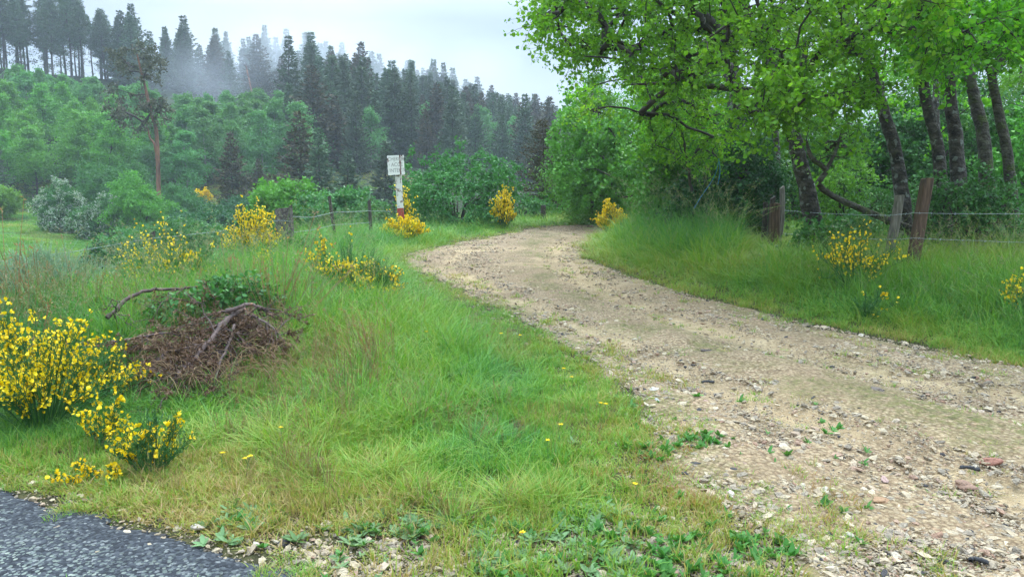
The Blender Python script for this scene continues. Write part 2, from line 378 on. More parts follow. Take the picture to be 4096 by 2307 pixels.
# ------------------------------------------------------------------ ground, track, asphalt
def attr_fac(nd, n):
    a = nd.new('ShaderNodeAttribute'); a.attribute_name = n; return a.outputs['Fac']
def ground_mat():
    m, nd, lk = newmat('soil_and_turf')
    tc = nd.new('ShaderNodeTexCoord')
    def noise(s, d=5, r=.6):
        n = nd.new('ShaderNodeTexNoise'); n.inputs['Scale'].default_value = s; n.inputs['Detail'].default_value = d; n.inputs['Roughness'].default_value = r
        lk.new(tc.outputs['Object'], n.inputs['Vector']); return n.outputs['Fac']
    soil = ramp(nd, [(.3, (.035, .03, .018)), (.5, (.06, .06, .024)), (.7, (.10, .085, .04))]); lk.new(noise(9), soil.inputs['Fac'])
    mead = ramp(nd, [(.3, (.045, .105, .022)), (.48, (.078, .155, .03)), (.62, (.12, .20, .04)), (.75, (.13, .15, .05))]); lk.new(noise(.55, 8, .72), mead.inputs['Fac'])
    wood = ramp(nd, [(.35, (.016, .03, .010)), (.7, (.04, .055, .02))]); lk.new(noise(.4), wood.inputs['Fac'])
    scrub = ramp(nd, [(.35, (.04, .07, .02)), (.5, (.09, .10, .03)), (.68, (.16, .12, .04))]); lk.new(noise(.45, 8, .7), scrub.inputs['Fac'])
    c = mixc(nd, lk, attr_fac(nd, 'meadow'), wood.outputs[0], mead.outputs[0])
    c = mixc(nd, lk, attr_fac(nd, 'scrub'), c, scrub.outputs[0])
    c = mixc(nd, lk, attr_fac(nd, 'near'), c, soil.outputs[0])
    pb = nd.new('ShaderNodeBsdfPrincipled'); pb.inputs['Roughness'].default_value = .95; pb.inputs['Specular IOR Level'].default_value = .1; lk.new(c, pb.inputs['Base Color'])
    bp = nd.new('ShaderNodeBump'); bp.inputs['Strength'].default_value = .8; bp.inputs['Distance'].default_value = .08; lk.new(noise(6, 6, .7), bp.inputs['Height']); lk.new(bp.outputs[0], pb.inputs['Normal'])
    o = nd.new('ShaderNodeOutputMaterial'); lk.new(pb.outputs[0], o.inputs['Surface']); return m
def polar_grid():
    a1 = np.linspace(-1.0, 1.0, 620); a2 = np.linspace(1.0, 2*math.pi-1.0, 90)[1:-1]
    an = np.concatenate([a1, a2]); rr = np.concatenate([[0.01], np.geomspace(.4, 900, 330)])
    A, Rr = np.meshgrid(an, rr, indexing='ij')
    X = np.sin(A)*Rr; Y = np.cos(A)*Rr; Z = H(X, Y)
    n, m = A.shape
    i = np.arange(n)[:, None]; j = np.arange(m-1)[None]; i2 = (i+1) % n
    F = np.stack([i*m+j, i2*m+j, i2*m+j+1, i*m+j+1], -1).reshape(-1, 4)
    return X.ravel(), Y.ravel(), Z.ravel(), F[:, ::-1]
def fattr(me, name, val):
    a = me.attributes.new(name, 'FLOAT', 'POINT'); a.data.foreach_set('value', np.asarray(val, np.float32).ravel())
gx, gy, gzv, gf = polar_grid()
st = sd(gx, gy, track_poly); sa = sd(gx, gy, asph_poly)
low = np.clip(np.where((st < .0) | (sa < .0), 1, 0), 0, 1)
gzv2 = gzv - .05*sstep(.0, -.25, np.minimum(st, sa))
g = Geo(); g.add(np.stack([gx, gy, gzv2], -1), gf)
gme = g.mesh('ground', ground_mat(), True)
px_, py_, dep_ = project(np.stack([gx, gy, gzv], -1))
uu = gx/np.maximum(gy, .1); rr_ = np.hypot(gx, gy)
meadow = sstep(26, 32, rr_)*sstep(82, 76, rr_)*sstep(-.52, -.60, uu)
scrub = sstep(55, 62, rr_)*sstep(96, 88, rr_)*sstep(-.56, -.48, uu)*sstep(-.24, -.30, uu)
fattr(gme, 'meadow', meadow); fattr(gme, 'scrub', scrub); fattr(gme, 'near', sstep(30, 24, rr_))
tag(link(bpy.data.objects.new('ground', gme)), kind='structure')

def patch(poly, res, zoff, pad=0.0, seed=1, rag=.12):
    """sheet draped over the ground inside a polygon with a ragged edge"""
    x0, y0 = poly.min(0)-.3; x1, y1 = poly.max(0)+.3
    x0, y0 = max(x0, -13), max(y0, -3)
    xs = np.arange(x0, x1, res); ys = [y0]
    while ys[-1] < y1: ys.append(ys[-1]+res*max(1, ys[-1]/9))
    ys = np.array(ys); X, Y = np.meshgrid(xs, ys, indexing='ij')
    s = sd(X, Y, poly) + (fbm(X*2.2, Y*2.2, seed, 4)-.5)*rag*2
    keepv = s < pad
    n, m = X.shape; idx = np.arange(n*m).reshape(n, m)
    kf = keepv[:-1, :-1] & keepv[1:, :-1] & keepv[1:, 1:] & keepv[:-1, 1:]
    F = np.stack([idx[:-1, :-1], idx[1:, :-1], idx[1:, 1:], idx[:-1, 1:]], -1)[kf]
    used = np.unique(F); mp = -np.ones(n*m, int); mp[used] = np.arange(len(used))
    return X.ravel()[used], Y.ravel()[used], s.ravel()[used], mp[F]
def base_z(x, y): return H(x, y)
# track
tx, ty, ts, tf = patch(track_poly, .045, 0, .06, 11, .22)
dm = seg_dist(tx, ty, moss_line); dA = seg_dist(tx, ty, rutA); dB = seg_dist(tx, ty, rutB)
rutd = np.minimum(dA, dB)
relief = -.035*np.exp(-(rutd/.28)**2) + .02*np.exp(-(dm/.4)**2) + (fbm(tx*3, ty*3, 21, 4)-.5)*.05 + (fbm(tx*11, ty*11, 22, 2)-.5)*.018
edge = sstep(.06, -.35, ts)
tz = H(tx, ty) + .006 + relief*edge - .03*sstep(-.1, .1, ts)+.012
moss = .8*np.exp(-(dm/.34)**2)*sstep(.40, .60, fbm(tx*2.5, ty*2.5, 31, 4)) + .8*sstep(-.5, 0, ts)*sstep(.4, .6, fbm(tx*2, ty*2, 33, 4)) + .35*sstep(.55, .75, fbm(tx*3.3, ty*3.3, 35, 4))
sand = np.exp(-(rutd/.30)**2)*sstep(.3, .6, fbm(tx*1.2, ty*1.2, 37, 3)) + .5*sstep(.5, .7, fbm(tx*.8, ty*.8, 38, 3))
def track_mat():
    m, nd, lk = newmat('gravel_and_sand')
    tc = nd.new('ShaderNodeTexCoord')
    def noise(s, d=5, r=.6):
        n = nd.new('ShaderNodeTexNoise'); n.inputs['Scale'].default_value = s; n.inputs['Detail'].default_value = d; n.inputs['Roughness'].default_value = r
        lk.new(tc.outputs['Object'], n.inputs['Vector']); return n.outputs['Fac']
    def vor(s):
        v = nd.new('ShaderNodeTexVoronoi'); v.inputs['Scale'].default_value = s; v.inputs['Randomness'].default_value = 1
        lk.new(tc.outputs['Object'], v.inputs['Vector']); return v
    v1 = vor(38); v2 = vor(95)
    sc = nd.new('ShaderNodeSeparateColor'); lk.new(v1.outputs['Color'], sc.inputs[0])
    peb = ramp(nd, [(0, (.12, .085, .055)), (.25, (.30, .22, .135)), (.5, (.44, .345, .215)), (.7, (.34, .28, .20)), (.85, (.55, .46, .31)), (1, (.40, .26, .18))]); lk.new(sc.outputs[0], peb.inputs['Fac'])
    sc2 = nd.new('ShaderNodeSeparateColor'); lk.new(v2.outputs['Color'], sc2.inputs[0])
    fine = ramp(nd, [(0, (.16, .115, .075)), (.4, (.35, .27, .18)), (.8, (.47, .39, .28)), (1, (.26, .20, .16))]); lk.new(sc2.outputs[1], fine.inputs['Fac'])
    sandc = ramp(nd, [(.35, (.38, .29, .175)), (.65, (.52, .42, .275))]); lk.new(noise(5), sandc.inputs['Fac'])
    c = mixc(nd, lk, .45, peb.outputs[0], fine.outputs[0])
    edge = ramp(nd, [(.0, (1, 1, 1)), (.55, (.8, .8, .8)), (.9, (.35, .3, .26))]); lk.new(mathn(nd, lk, 'MULTIPLY', v1.outputs['Distance'], 1.3), edge.inputs['Fac'])
    c = mixc(nd, lk, .8, c, edge.outputs[0], 'MULTIPLY')
    c = mixc(nd, lk, mathn(nd, lk, 'MULTIPLY', attr_fac(nd, 'sand'), .75, True), c, sandc.outputs[0])
    dirt = ramp(nd, [(.35, (.16, .115, .07)), (.6, (.26, .2, .13))]); lk.new(noise(3.5), dirt.inputs['Fac'])
    dm_ = ramp(nd, [(.48, (0, 0, 0)), (.66, (.65, .65, .65))]); lk.new(noise(1.4, 7, .68), dm_.inputs['Fac'])
    c = mixc(nd, lk, dm_.outputs[0], c, dirt.outputs[0])
    mo = ramp(nd, [(.35, (.055, .06, .02)), (.55, (.12, .14, .035)), (.7, (.17, .14, .06))]); lk.new(noise(22), mo.inputs['Fac'])
    mf = mathn(nd, lk, 'MULTIPLY', attr_fac(nd, 'moss'), ramp_out(nd, lk, noise(14, 6, .7), .40, .56), True)
    c = mixc(nd, lk, mf, c, mo.outputs[0]); c = mixc(nd, lk, 1., c, (1.0, .93, .79), 'MULTIPLY')
    pb = nd.new('ShaderNodeBsdfPrincipled'); pb.inputs['Roughness'].default_value = .85; pb.inputs['Specular IOR Level'].default_value = .25; lk.new(c, pb.inputs['Base Color'])
    hgt = mathn(nd, lk, 'ADD', mathn(nd, lk, 'MULTIPLY', v1.outputs['Distance'], -1.), mathn(nd, lk, 'MULTIPLY', v2.outputs['Distance'], -.4))
    hgt = mathn(nd, lk, 'ADD', hgt, mathn(nd, lk, 'MULTIPLY', noise(60), .5))
    bp = nd.new('ShaderNodeBump'); bp.inputs['Strength'].default_value = .9; bp.inputs['Distance'].default_value = .018; lk.new(hgt, bp.inputs['Height']); lk.new(bp.outputs[0], pb.inputs['Normal'])
    o = nd.new('ShaderNodeOutputMaterial'); lk.new(pb.outputs[0], o.inputs['Surface']); return m
def ramp_out(nd, lk, v, a, b):
    r_ = ramp(nd, [(a, (0, 0, 0)), (b, (1, 1, 1))]); lk.new(v, r_.inputs['Fac']); return r_.outputs[0]
g = Geo(); g.add(np.stack([tx, ty, tz], -1), tf); tme = g.mesh('gravel_track', track_mat(), True)
fattr(tme, 'moss', np.clip(moss, 0, 1)); fattr(tme, 'sand', np.clip(sand, 0, 1))
tag(link(bpy.data.objects.new('gravel_track', tme)), kind='structure')
def track_z(x, y): return H(x, y)+.012+.006
# asphalt
ax, ay, as_, af = patch(asph_poly, .05, 0, .0, 41, .16)
def asph_mat():
    m, nd, lk = newmat('worn_asphalt')
    tc = nd.new('ShaderNodeTexCoord')
    def noise(s, d=5, r=.6):
        n = nd.new('ShaderNodeTexNoise'); n.inputs['Scale'].default_value = s; n.inputs['Detail'].default_value = d; n.inputs['Roughness'].default_value = r
        lk.new(tc.outputs['Object'], n.inputs['Vector']); return n.outputs['Fac']
    v = nd.new('ShaderNodeTexVoronoi'); v.inputs['Scale'].default_value = 75; lk.new(tc.outputs['Object'], v.inputs['Vector'])
    sc = nd.new('ShaderNodeSeparateColor'); lk.new(v.outputs['Color'], sc.inputs[0])
    base = ramp(nd, [(.0, (.012, .014, .017)), (.5, (.028, .032, .037)), (.9, (.055, .061, .067)), (1, (.16, .17, .16))]); lk.new(sc.outputs[0], base.inputs['Fac'])
    v2 = nd.new('ShaderNodeTexVoronoi'); v2.inputs['Scale'].default_value = 52; lk.new(tc.outputs['Object'], v2.inputs['Vector'])
    s2 = nd.new('ShaderNodeSeparateColor'); lk.new(v2.outputs['Color'], s2.inputs[0])
    lich = ramp(nd, [(.5, (.15, .18, .15)), (1, (.30, .33, .26))]); lk.new(s2.outputs[1], lich.inputs['Fac'])
    spot = mathn(nd, lk, 'GREATER_THAN', mathn(nd, lk, 'ADD', s2.outputs[0], mathn(nd, lk, 'MULTIPLY', noise(2.2, 4), 1.1)), 1.02)
    near = ramp_out(nd, lk, mathn(nd, lk, 'ADD', attr_fac(nd, 'inner'), mathn(nd, lk, 'MULTIPLY', noise(3, 5), .6)), .42, .75)
    blob = mathn(nd, lk, 'LESS_THAN', mathn(nd, lk, 'ADD', v2.outputs['Distance'], mathn(nd, lk, 'MULTIPLY', noise(90, 2), .3)), .62)
    f = mathn(nd, lk, 'MULTIPLY', mathn(nd, lk, 'MULTIPLY', spot, near), mathn(nd, lk, 'MULTIPLY', blob, .85))
    c = mixc(nd, lk, f, base.outputs[0], lich.outputs[0])
    pb = nd.new('ShaderNodeBsdfPrincipled'); pb.inputs['Roughness'].default_value = .8; pb.inputs['Specular IOR Level'].default_value = .2; lk.new(c, pb.inputs['Base Color'])
    bp = nd.new('ShaderNodeBump'); bp.inputs['Strength'].default_value = .8; bp.inputs['Distance'].default_value = .006; bp.invert = True; lk.new(v.outputs['Distance'], bp.inputs['Height']); lk.new(bp.outputs[0], pb.inputs['Normal'])
    o = nd.new('ShaderNodeOutputMaterial'); lk.new(pb.outputs[0], o.inputs['Surface']); return m
az = H(ax, ay)+.02-.03*sstep(-.12, 0, as_)
g = Geo(); g.add(np.stack([ax, ay, az], -1), af); ame = g.mesh('asphalt_road', asph_mat(), True)
fattr(ame, 'inner', np.clip(-as_*.9, 0, 1)); tag(link(bpy.data.objects.new('asphalt_road', ame)), kind='structure')

# ------------------------------------------------------------------ scattered ground cover (stuff)
def proto_collection(name, meshes):
    c = bpy.data.collections.new(name)
    for i, me in enumerate(meshes):
        c.objects.link(bpy.data.objects.new('%s_%02d' % (name, i), me))
    return c
def scatter(name, coll, P, rot, scl, idx, attrs, label=None, kind='stuff'):
    me = bpy.data.meshes.new(name); n = len(P)
    me.vertices.add(n); me.vertices.foreach_set('co', np.asarray(P, np.float32).ravel())
    for k, v in (('rot', rot), ('scl', scl)):
        a = me.attributes.new(k, 'FLOAT_VECTOR', 'POINT'); a.data.foreach_set('vector', np.asarray(v, np.float32).ravel())
    a = me.attributes.new('idx', 'INT', 'POINT'); a.data.foreach_set('value', np.asarray(idx, np.int32))
    for k, v in attrs.items(): fattr(me, k, v)
    o = link(bpy.data.objects.new(name, me)); tag(o, label=label, kind=kind)
    ng = bpy.data.node_groups.new(name+'_scatter', 'GeometryNodeTree')
    ng.interface.new_socket('Geometry', in_out='INPUT', socket_type='NodeSocketGeometry')
    ng.interface.new_socket('Geometry', in_out='OUTPUT', socket_type='NodeSocketGeometry')
    nd, lk = ng.nodes, ng.links
    gi = nd.new('NodeGroupInput'); go = nd.new('NodeGroupOutput')
    m2p = nd.new('GeometryNodeMeshToPoints'); iop = nd.new('GeometryNodeInstanceOnPoints'); ci = nd.new('GeometryNodeCollectionInfo')
    ci.inputs['Collection'].default_value = coll; ci.inputs['Separate Children'].default_value = True; ci.inputs['Reset Children'].default_value = True
    iop.inputs['Pick Instance'].default_value = True
    def na(n_, t):
        a_ = nd.new('GeometryNodeInputNamedAttribute'); a_.data_type = t; a_.inputs['Name'].default_value = n_; return a_.outputs[0]
    lk.new(gi.outputs[0], m2p.inputs['Mesh']); lk.new(m2p.outputs[0], iop.inputs['Points']); lk.new(ci.outputs[0], iop.inputs['Instance'])
    lk.new(na('idx', 'INT'), iop.inputs['Instance Index']); lk.new(na('scl', 'FLOAT_VECTOR'), iop.inputs['Scale'])
    e2r = nd.new('FunctionNodeEulerToRotation'); lk.new(na('rot', 'FLOAT_VECTOR'), e2r.inputs[0]); lk.new(e2r.outputs[0], iop.inputs['Rotation'])
    lk.new(iop.outputs[0], go.inputs[0])
    md = o.modifiers.new('scatter', 'NODES'); md.node_group = ng
    return o

def tuft(seed, n, h, spread, width, bend, seg=4, hvar=.5):
    r = rng(seed); g = Geo()
    a = r.uniform(0, 2*math.pi, n); rad = spread*np.sqrt(r.uniform(0, 1, n))
    base = np.stack([np.cos(a)*rad, np.sin(a)*rad, np.full(n, -.02)], -1)
    L = h*r.uniform(1-hvar, 1.05, n); ba = a+r.normal(0, .9, n); bd = np.stack([np.cos(ba), np.sin(ba), 0*ba], -1)
    k = r.uniform(.25, 1.0, n)*bend; t = np.linspace(0, 1, seg+1)
    P = base[:, None]+bd[:, None]*(L*k)[:, None, None]*(t**2)[None, :, None]
    z = L[:, None]*(t[None]-.42*k[:, None]*t[None]**2.5)
    P = P+np.array([0, 0, 1.])*z[..., None]
    side = np.cross(bd, [0, 0, 1.]); sa_ = r.uniform(-1, 1, n)[:, None]; side = unit(side+bd*sa_)
    w = width*r.uniform(.6, 1.3, n)[:, None]*(1-t[None]**1.6*.93)*.5
    V = np.stack([P-side[:, None]*w[..., None], P+side[:, None]*w[..., None]], 2)
    b = np.arange(n)[:, None]*(seg+1)*2; i = np.arange(seg)[None]*2
    F = np.stack([b+i, b+i+1, b+i+3, b+i+2], -1).reshape(-1, 4)
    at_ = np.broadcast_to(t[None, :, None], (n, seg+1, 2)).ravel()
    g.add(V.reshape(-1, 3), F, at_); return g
def seed_tuft(seed, n, h, spread, plume=.16):
    r = rng(seed); g = tuft(seed+500, n*2, h*.55, spread, .004, .5)
    a = r.uniform(0, 2*math.pi, n); t = np.linspace(0, 1, 7)
    base = np.stack([np.cos(a)*spread*.6, np.sin(a)*spread*.6, 0*a], -1); ba = a+r.normal(0, .8, n); bd = np.stack([np.cos(ba), np.sin(ba), 0*ba], -1)
    L = h*r.uniform(.75, 1.15, n); k = r.uniform(.15, .6, n)
    P = base[:, None]+bd[:, None]*(L*k)[:, None, None]*(t**2.4)[None, :, None]+np.array([0, 0, 1.])*(L[:, None]*(t[None]-.3*k[:, None]*t[None]**3))[..., None]
    tubes(g, P, np.broadcast_to((.0016*(1-.5*t)), (n, 7)), 3, np.full(n, .75))
    m = 26; tt = r.uniform(.74, 1.0, (n, m)); f = tt*6; i0 = np.minimum(f.astype(int), 5); fr = (f-i0)[..., None]
    Q = np.take_along_axis(P, i0[..., None].repeat(3, -1), 1)*(1-fr)+np.take_along_axis(P, (i0+1)[..., None].repeat(3, -1), 1)*fr
    Q = Q.reshape(-1, 3)+r.normal(0, .006*plume/.16, (n*m, 3)); D = unit(bd[:, None].repeat(m, 1).reshape(-1, 3)*.5+r.normal(0, .45, (n*m, 3))+[0, 0, .3])
    quads(g, Q, .016, .006, D, seed, attr=np.full(n*m, 1.3)); return g
def grass_mat():
    m, nd, lk = newmat('grass_blades')
    def inst(n):
        a = nd.new('ShaderNodeAttribute'); a.attribute_type = 'INSTANCER'; a.attribute_name = n; return a.outputs['Fac']
    h = attr_fac(nd, 'h'); geo = nd.new('ShaderNodeNewGeometry')
    rnd = geo.outputs['Random Per Island']
    # tint 0 blue-green .33 fresh .66 yellow-green 1 straw ; warm -> rusty
    tv = mathn(nd, lk, 'ADD', inst('tint'), mathn(nd, lk, 'MULTIPLY', mathn(nd, lk, 'SUBTRACT', rnd, .5), .34), True)
    c = ramp(nd, [(0, (.058, .185, .055)), (.3, (.095, .265, .042)), (.5, (.15, .32, .035)), (.68, (.225, .32, .045)), (.84, (.33, .29, .08)), (1, (.44, .32, .15))]); lk.new(tv, c.inputs['Fac'])
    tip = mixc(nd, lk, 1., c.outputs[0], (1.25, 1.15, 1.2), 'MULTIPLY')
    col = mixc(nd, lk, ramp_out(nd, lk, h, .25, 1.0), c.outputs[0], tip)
    seedc = mixc(nd, lk, rnd, (.22, .23, .12), (.36, .30, .19))
    col = mixc(nd, lk, mathn(nd, lk, 'GREATER_THAN', h, 1.1), col, seedc)
    rust = mathn(nd, lk, 'MULTIPLY', inst('rust'), mathn(nd, lk, 'GREATER_THAN', rnd, .35))
    col = mixc(nd, lk, rust, col, (.33, .17, .075))
    pb = nd.new('ShaderNodeBsdfPrincipled'); pb.inputs['Roughness'].default_value = .5; pb.inputs['Specular IOR Level'].default_value = .3
    tr = nd.new('ShaderNodeBsdfTranslucent'); mx = nd.new('ShaderNodeMixShader'); mx.inputs[0].default_value = .35
    lk.new(col, pb.inputs['Base Color']); lk.new(mixc(nd, lk, 1., col, (1.15, 1.2, .6), 'MULTIPLY'), tr.inputs['Color'])
    lk.new(pb.outputs[0], mx.inputs[1]); lk.new(tr.outputs[0], mx.inputs[2])
    o = nd.new('ShaderNodeOutputMaterial'); lk.new(mx.outputs[0], o.inputs['Surface']); return m
GM = grass_mat()
tall = [tuft(100+i, 17, 1.0, .17, [.012, .018, .010, .014][i], [.5, .9, .65, 1.0][i], 4, .7) for i in range(4)]           # 0-3
short = [tuft(200+i, 22, 1.0, .55, .05, .8, 3, .6) for i in range(3)]        # 4-6 (scaled to .1)
seedt = [seed_tuft(300+i, 7, 1.0, .14, .2) for i in range(3)]                # 7-9
def stalk_tuft(seed, n):
    r = rng(seed); g = Geo(); a = r.uniform(0, 6.28, n); t = np.linspace(0, 1, 5); L = r.uniform(.6, 1.1, n); ld = np.stack([np.cos(a), np.sin(a), 0*a], -1)
    P = ld[:, None]*(.1+.16*L[:, None, None]*(t**1.5)[None, :, None])+np.array([0, 0, 1.])*(L[:, None]*t[None])[..., None]
    tubes(g, P, np.broadcast_to(np.linspace(.004, .0025, 5), (n, 5)), 3, np.full(n, 1.3)); Q = np.repeat(P[:, -1], 5, 0)+r.normal(0, .012, (n*5, 3)); quads(g, Q, .04, .014, rand_dirs(r, n*5, 1.2), seed, attr=np.full(n*5, 1.3)); return g
stalks = [stalk_tuft(350+i, 9) for i in range(2)]                         # 10-11
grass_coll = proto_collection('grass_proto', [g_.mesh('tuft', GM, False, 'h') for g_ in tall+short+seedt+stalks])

WIND = -.35
def fields(x, y):
    s1 = sd(x, y, track_poly)+(fbm(x*1.6, y*1.6, 51, 3)-.5)*.35; s2 = sd(x, y, asph_poly)+(fbm(x*2, y*2, 53, 3)-.5)*.25
    right = (x > xr(y)-.05)
    return s1, s2, right
def grass_points(seed, N, ulo, uhi, ylo, yhi):
    r = rng(seed); u = r.uniform(ulo, uhi, N); Y = np.exp(r.uniform(math.log(ylo), math.log(yhi), N))
    return u*Y, Y, r
x, y, r = grass_points(7, 66000, -.82, .92, 2.5, 34)
s1, s2, right = fields(x, y)
s = np.minimum(s1, s2)
n1 = fbm(x*1.3, y*1.3, 61, 3); n2 = fbm(x*3.1, y*3.1, 62, 3); n3 = fbm(x*.6, y*.6, 63, 2)
fg = sstep(2.3, 1.0, s2)*(~right)                    # distance to asphalt band: short mossy turf
fade_lo = sstep(6.3, 4.1, y)*(~right)
hh = np.where(right, .09+.36*sstep(.15, 1.5, s1), .07+.33*sstep(.2, 1.5, s1)*(1-.80*fade_lo))
hh = hh*(.72+.6*n1)
hh = np.where(~right & (x < -1.2) & (y > 4.4), hh+.12*sstep(4.6, 6.5, y)*sstep(-1.2, -2.4, x)*sstep(-6, -4.5, x), hh)
hh = hh*np.where(~right, 1-.5*sstep(-4.6, -6.4, x)*(y > 7), 1)
farR = right & (y > 11.5) & (x/y < .30); hh = np.where(farR, hh*1.5*(1+.25*sstep(12, 15, y)), hh)
hh = np.where(right & (y > 11) & (x/y > .31), hh*.42, hh)
HEAP = sstep(1.25, .8, np.hypot((x+2.35)/1.05, (y-5.6)/1.25)); hh = hh*(1-.45*HEAP)
hh = np.where(~right & (y > 20), .07+.22*sstep(.1, 1.6, s1), hh)
hh = np.where(~right & (s2 < 1.2), np.minimum(hh, .04+.12*np.clip(s2, 0, 2)), hh)
cover = sstep(-.06, .12, s)
# bare / weedy strip at the bottom between asphalt and track
bare = sstep(3.5, 3.1, y)*(x > -1.1)
cover = cover*(1-.86*bare)*(1-.55*sstep(4.6, 3.8, y)*(x > -.6)*sstep(.55, .45, n2))
behind = (~right) & (y > np.interp(x/y, U_K, YK[:, 0])+2.5)
cover = np.where(behind, 0, cover)
cover = np.where((s1 > -.55) & (s1 < 0) & (n2 > .56), .35, cover)
cover = cover*np.where(s > .3, .55+.9*sstep(.3, .55, fbm(x*5, y*5, 65, 2)), 1)
keep = r.uniform(0, 1, len(x)) < cover
keep &= ~((y < 2.75))
tint = np.where(right, .46+.20*sstep(.9, .1, s1), .36+.30*sstep(1.1, .05, s1)) + (n3-.5)*.55 + (n2-.5)*.35
tint = tint + .05 - .20*sstep(-1., -2.6, x)*(~right) - .34*(farR)*sstep(.7, 1.6, s1) + .07*sstep(5.0, 3.6, y)*(~right)
tint = tint+.28*sstep(1.1, .3, s2)*(~right)+.10*sstep(.55, .7, fbm(x*.9+9, y*.9, 68, 3))*(~right)
rust = np.clip(sstep(.56, .68, fbm(x*1.1+5, y*1.1, 71, 3))*.6*(~right)*sstep(7.5, 5.5, y)*(x > -2.2)+.25*sstep(.4, .0, s), 0, .8)
tint = np.clip(tint, 0.02, .95)
hh = hh*(.55+.9*fbm(x*4.2, y*4.2, 64, 2))
idx = r.integers(0, 4, len(x)); isshort = hh < .13; idx = np.where(isshort, r.integers(4, 7, len(x)), idx)
isseed = (~isshort) & (r.uniform(0, 1, len(x)) < np.where(right, .075, .06)) & (s > .5); idx = np.where(isseed, r.integers(7, 10, len(x)), idx)
isst = (~right) & (s > .25) & (hh > .05) & (y < 7.5) & (r.uniform(0, 1, len(x)) < .16*sstep(.42, .6, fbm(x*1.3+3, y*1.3, 66, 3))); idx = np.where(isst, r.integers(10, 12, len(x)), idx); rust = np.where(isst, .8, rust)
hgt = np.where(isseed, hh*1.45, np.where(isst, np.maximum(hh*1.3, .16), hh))*r.uniform(.75, 1.2, len(x))
tint = np.clip((tint-.5)*.9+.5+r.normal(0, .09, len(x)), 0.02, np.where(hh > .13, .62, .84))
gs = np.maximum(1, y/7)**.5
wid = np.where(isshort, .11*gs*r.uniform(.8, 1.2, len(x)), np.where(isseed, .9, np.where(isst, .35, .62))*gs*np.clip(hgt/.35, .5, 1.4)**.5)
scl = np.stack([wid, wid, np.where(isshort, hgt*.9, hgt)], -1)
scl[isseed] = np.stack([hgt[isseed]*1.1]*3, -1)
rot = np.stack([r.normal(0, .24, len(x)), r.normal(.06, .24, len(x)), r.uniform(0, 2*math.pi, len(x))], -1)
z = H(x, y)
P = np.stack([x, y, z], -1)
# keep brooms' feet, rocks etc. in grass: nothing removed
def do(nm, m, lb):
    scatter(nm, grass_coll, P[m], rot[m], scl[m], idx[m], {'tint': tint[m], 'rust': rust[m]}, lb)
do('verge_grass', keep & ~right, 'mixed green and rusty grass on the verge left of the track')
do('bank_grass', keep & right, 'long grass on the bank right of the track')
print('grass', int(keep.sum()))
# tufts in the track
x, y, r = grass_points(8, 20000, -.75, .80, 2.6, 24)
s1 = sd(x, y, track_poly); dm = seg_dist(x, y, moss_line)
n2 = fbm(x*3.2, y*3.2, 81, 3)
pr = (s1 < -.02)*(.85*np.exp(-(dm/.36)**2)*sstep(.42, .58, n2)+.5*sstep(.56, .72, fbm(x*1.7, y*1.7, 83, 3))+.5*sstep(-.55, -.05, s1)*sstep(.42, .55, n2)+.012)
s2 = sd(x, y, asph_poly); pr = np.maximum(pr, (s2 < 0)*(s2 > -1.0)*sstep(.57, .62, fbm(x*2.3, y*2.3, 85, 2))*.8)
m = r.uniform(0, 1, len(x)) < pr
x, y = x[m], y[m]; n = len(x); hs = r.uniform(.018, .055, n)*np.where(r.uniform(0, 1, n) < .06, 1.8, 1); ws = r.uniform(.05, .10, n)*np.maximum(1, y/7)**.4
scatter('track_grass', grass_coll, np.stack([x, y, H(x, y)+.008], -1), np.stack([r.normal(0, .1, n), r.normal(0, .1, n), r.uniform(0, 6.28, n)], -1),
        np.stack([ws, ws, hs], -1), r.integers(4, 7, n), {'tint': np.clip(r.normal(.62, .12, n), .3, .95), 'rust': r.uniform(0, .5, n)*(r.uniform(0, 1, n) < .5)}, 'short mossy grass growing in the gravel track')
# meadow grass + far slope tussocks
x, y, r = grass_points(9, 42000, -.86, -.45, 28, 84)
u = x/y; m = (u < np.interp(y, [28, 40, 55, 84], [-.60, -.57, -.545, -.52])+(fbm(x/4, y/4, 91)-.5)*.06)
x, y = x[m], y[m]; n = len(x); hs = r.uniform(.08, .2, n)
scatter('meadow_grass', grass_coll, np.stack([x, y, H(x, y)], -1), np.stack([0*hs, 0*hs, r.uniform(0, 6.28, n)], -1), np.stack([hs*2.6, hs*2.6, hs], -1),
        r.integers(4, 7, n), {'tint': np.clip(.42+(fbm(x/2.5, y/2.5, 93, 4)-.5)*1.0+r.normal(0, .05, n), .1, .9), 'rust': .5*sstep(.62, .7, fbm(x/3, y/3, 95, 3))}, 'grazed green meadow in the valley')

x, y, r = grass_points(13, 26000, -.56, -.12, 30, 96)
m = (x/y > np.interp(y, [28, 40, 55, 84], [-.60, -.57, -.545, -.52]))
x, y = x[m], y[m]; n = len(x); hs = r.uniform(.12, .38, n)*(.5+fbm(x/3, y/3, 96, 3))
scatter('scrub_grass', grass_coll, np.stack([x, y, H(x, y)], -1), np.stack([0*hs, 0*hs, r.uniform(0, 6.28, n)], -1), np.stack([hs*2.2, hs*2.2, hs], -1),
        np.where(hs > .25, 0, r.integers(4, 7, n)), {'tint': np.clip(.52+(fbm(x/4, y/4, 97, 4)-.5)*1.6+r.normal(0, .08, n), .05, .97), 'rust': .6*sstep(.55, .66, fbm(x/5, y/5, 98, 3))}, 'rough yellowish scrubby ground in the valley')

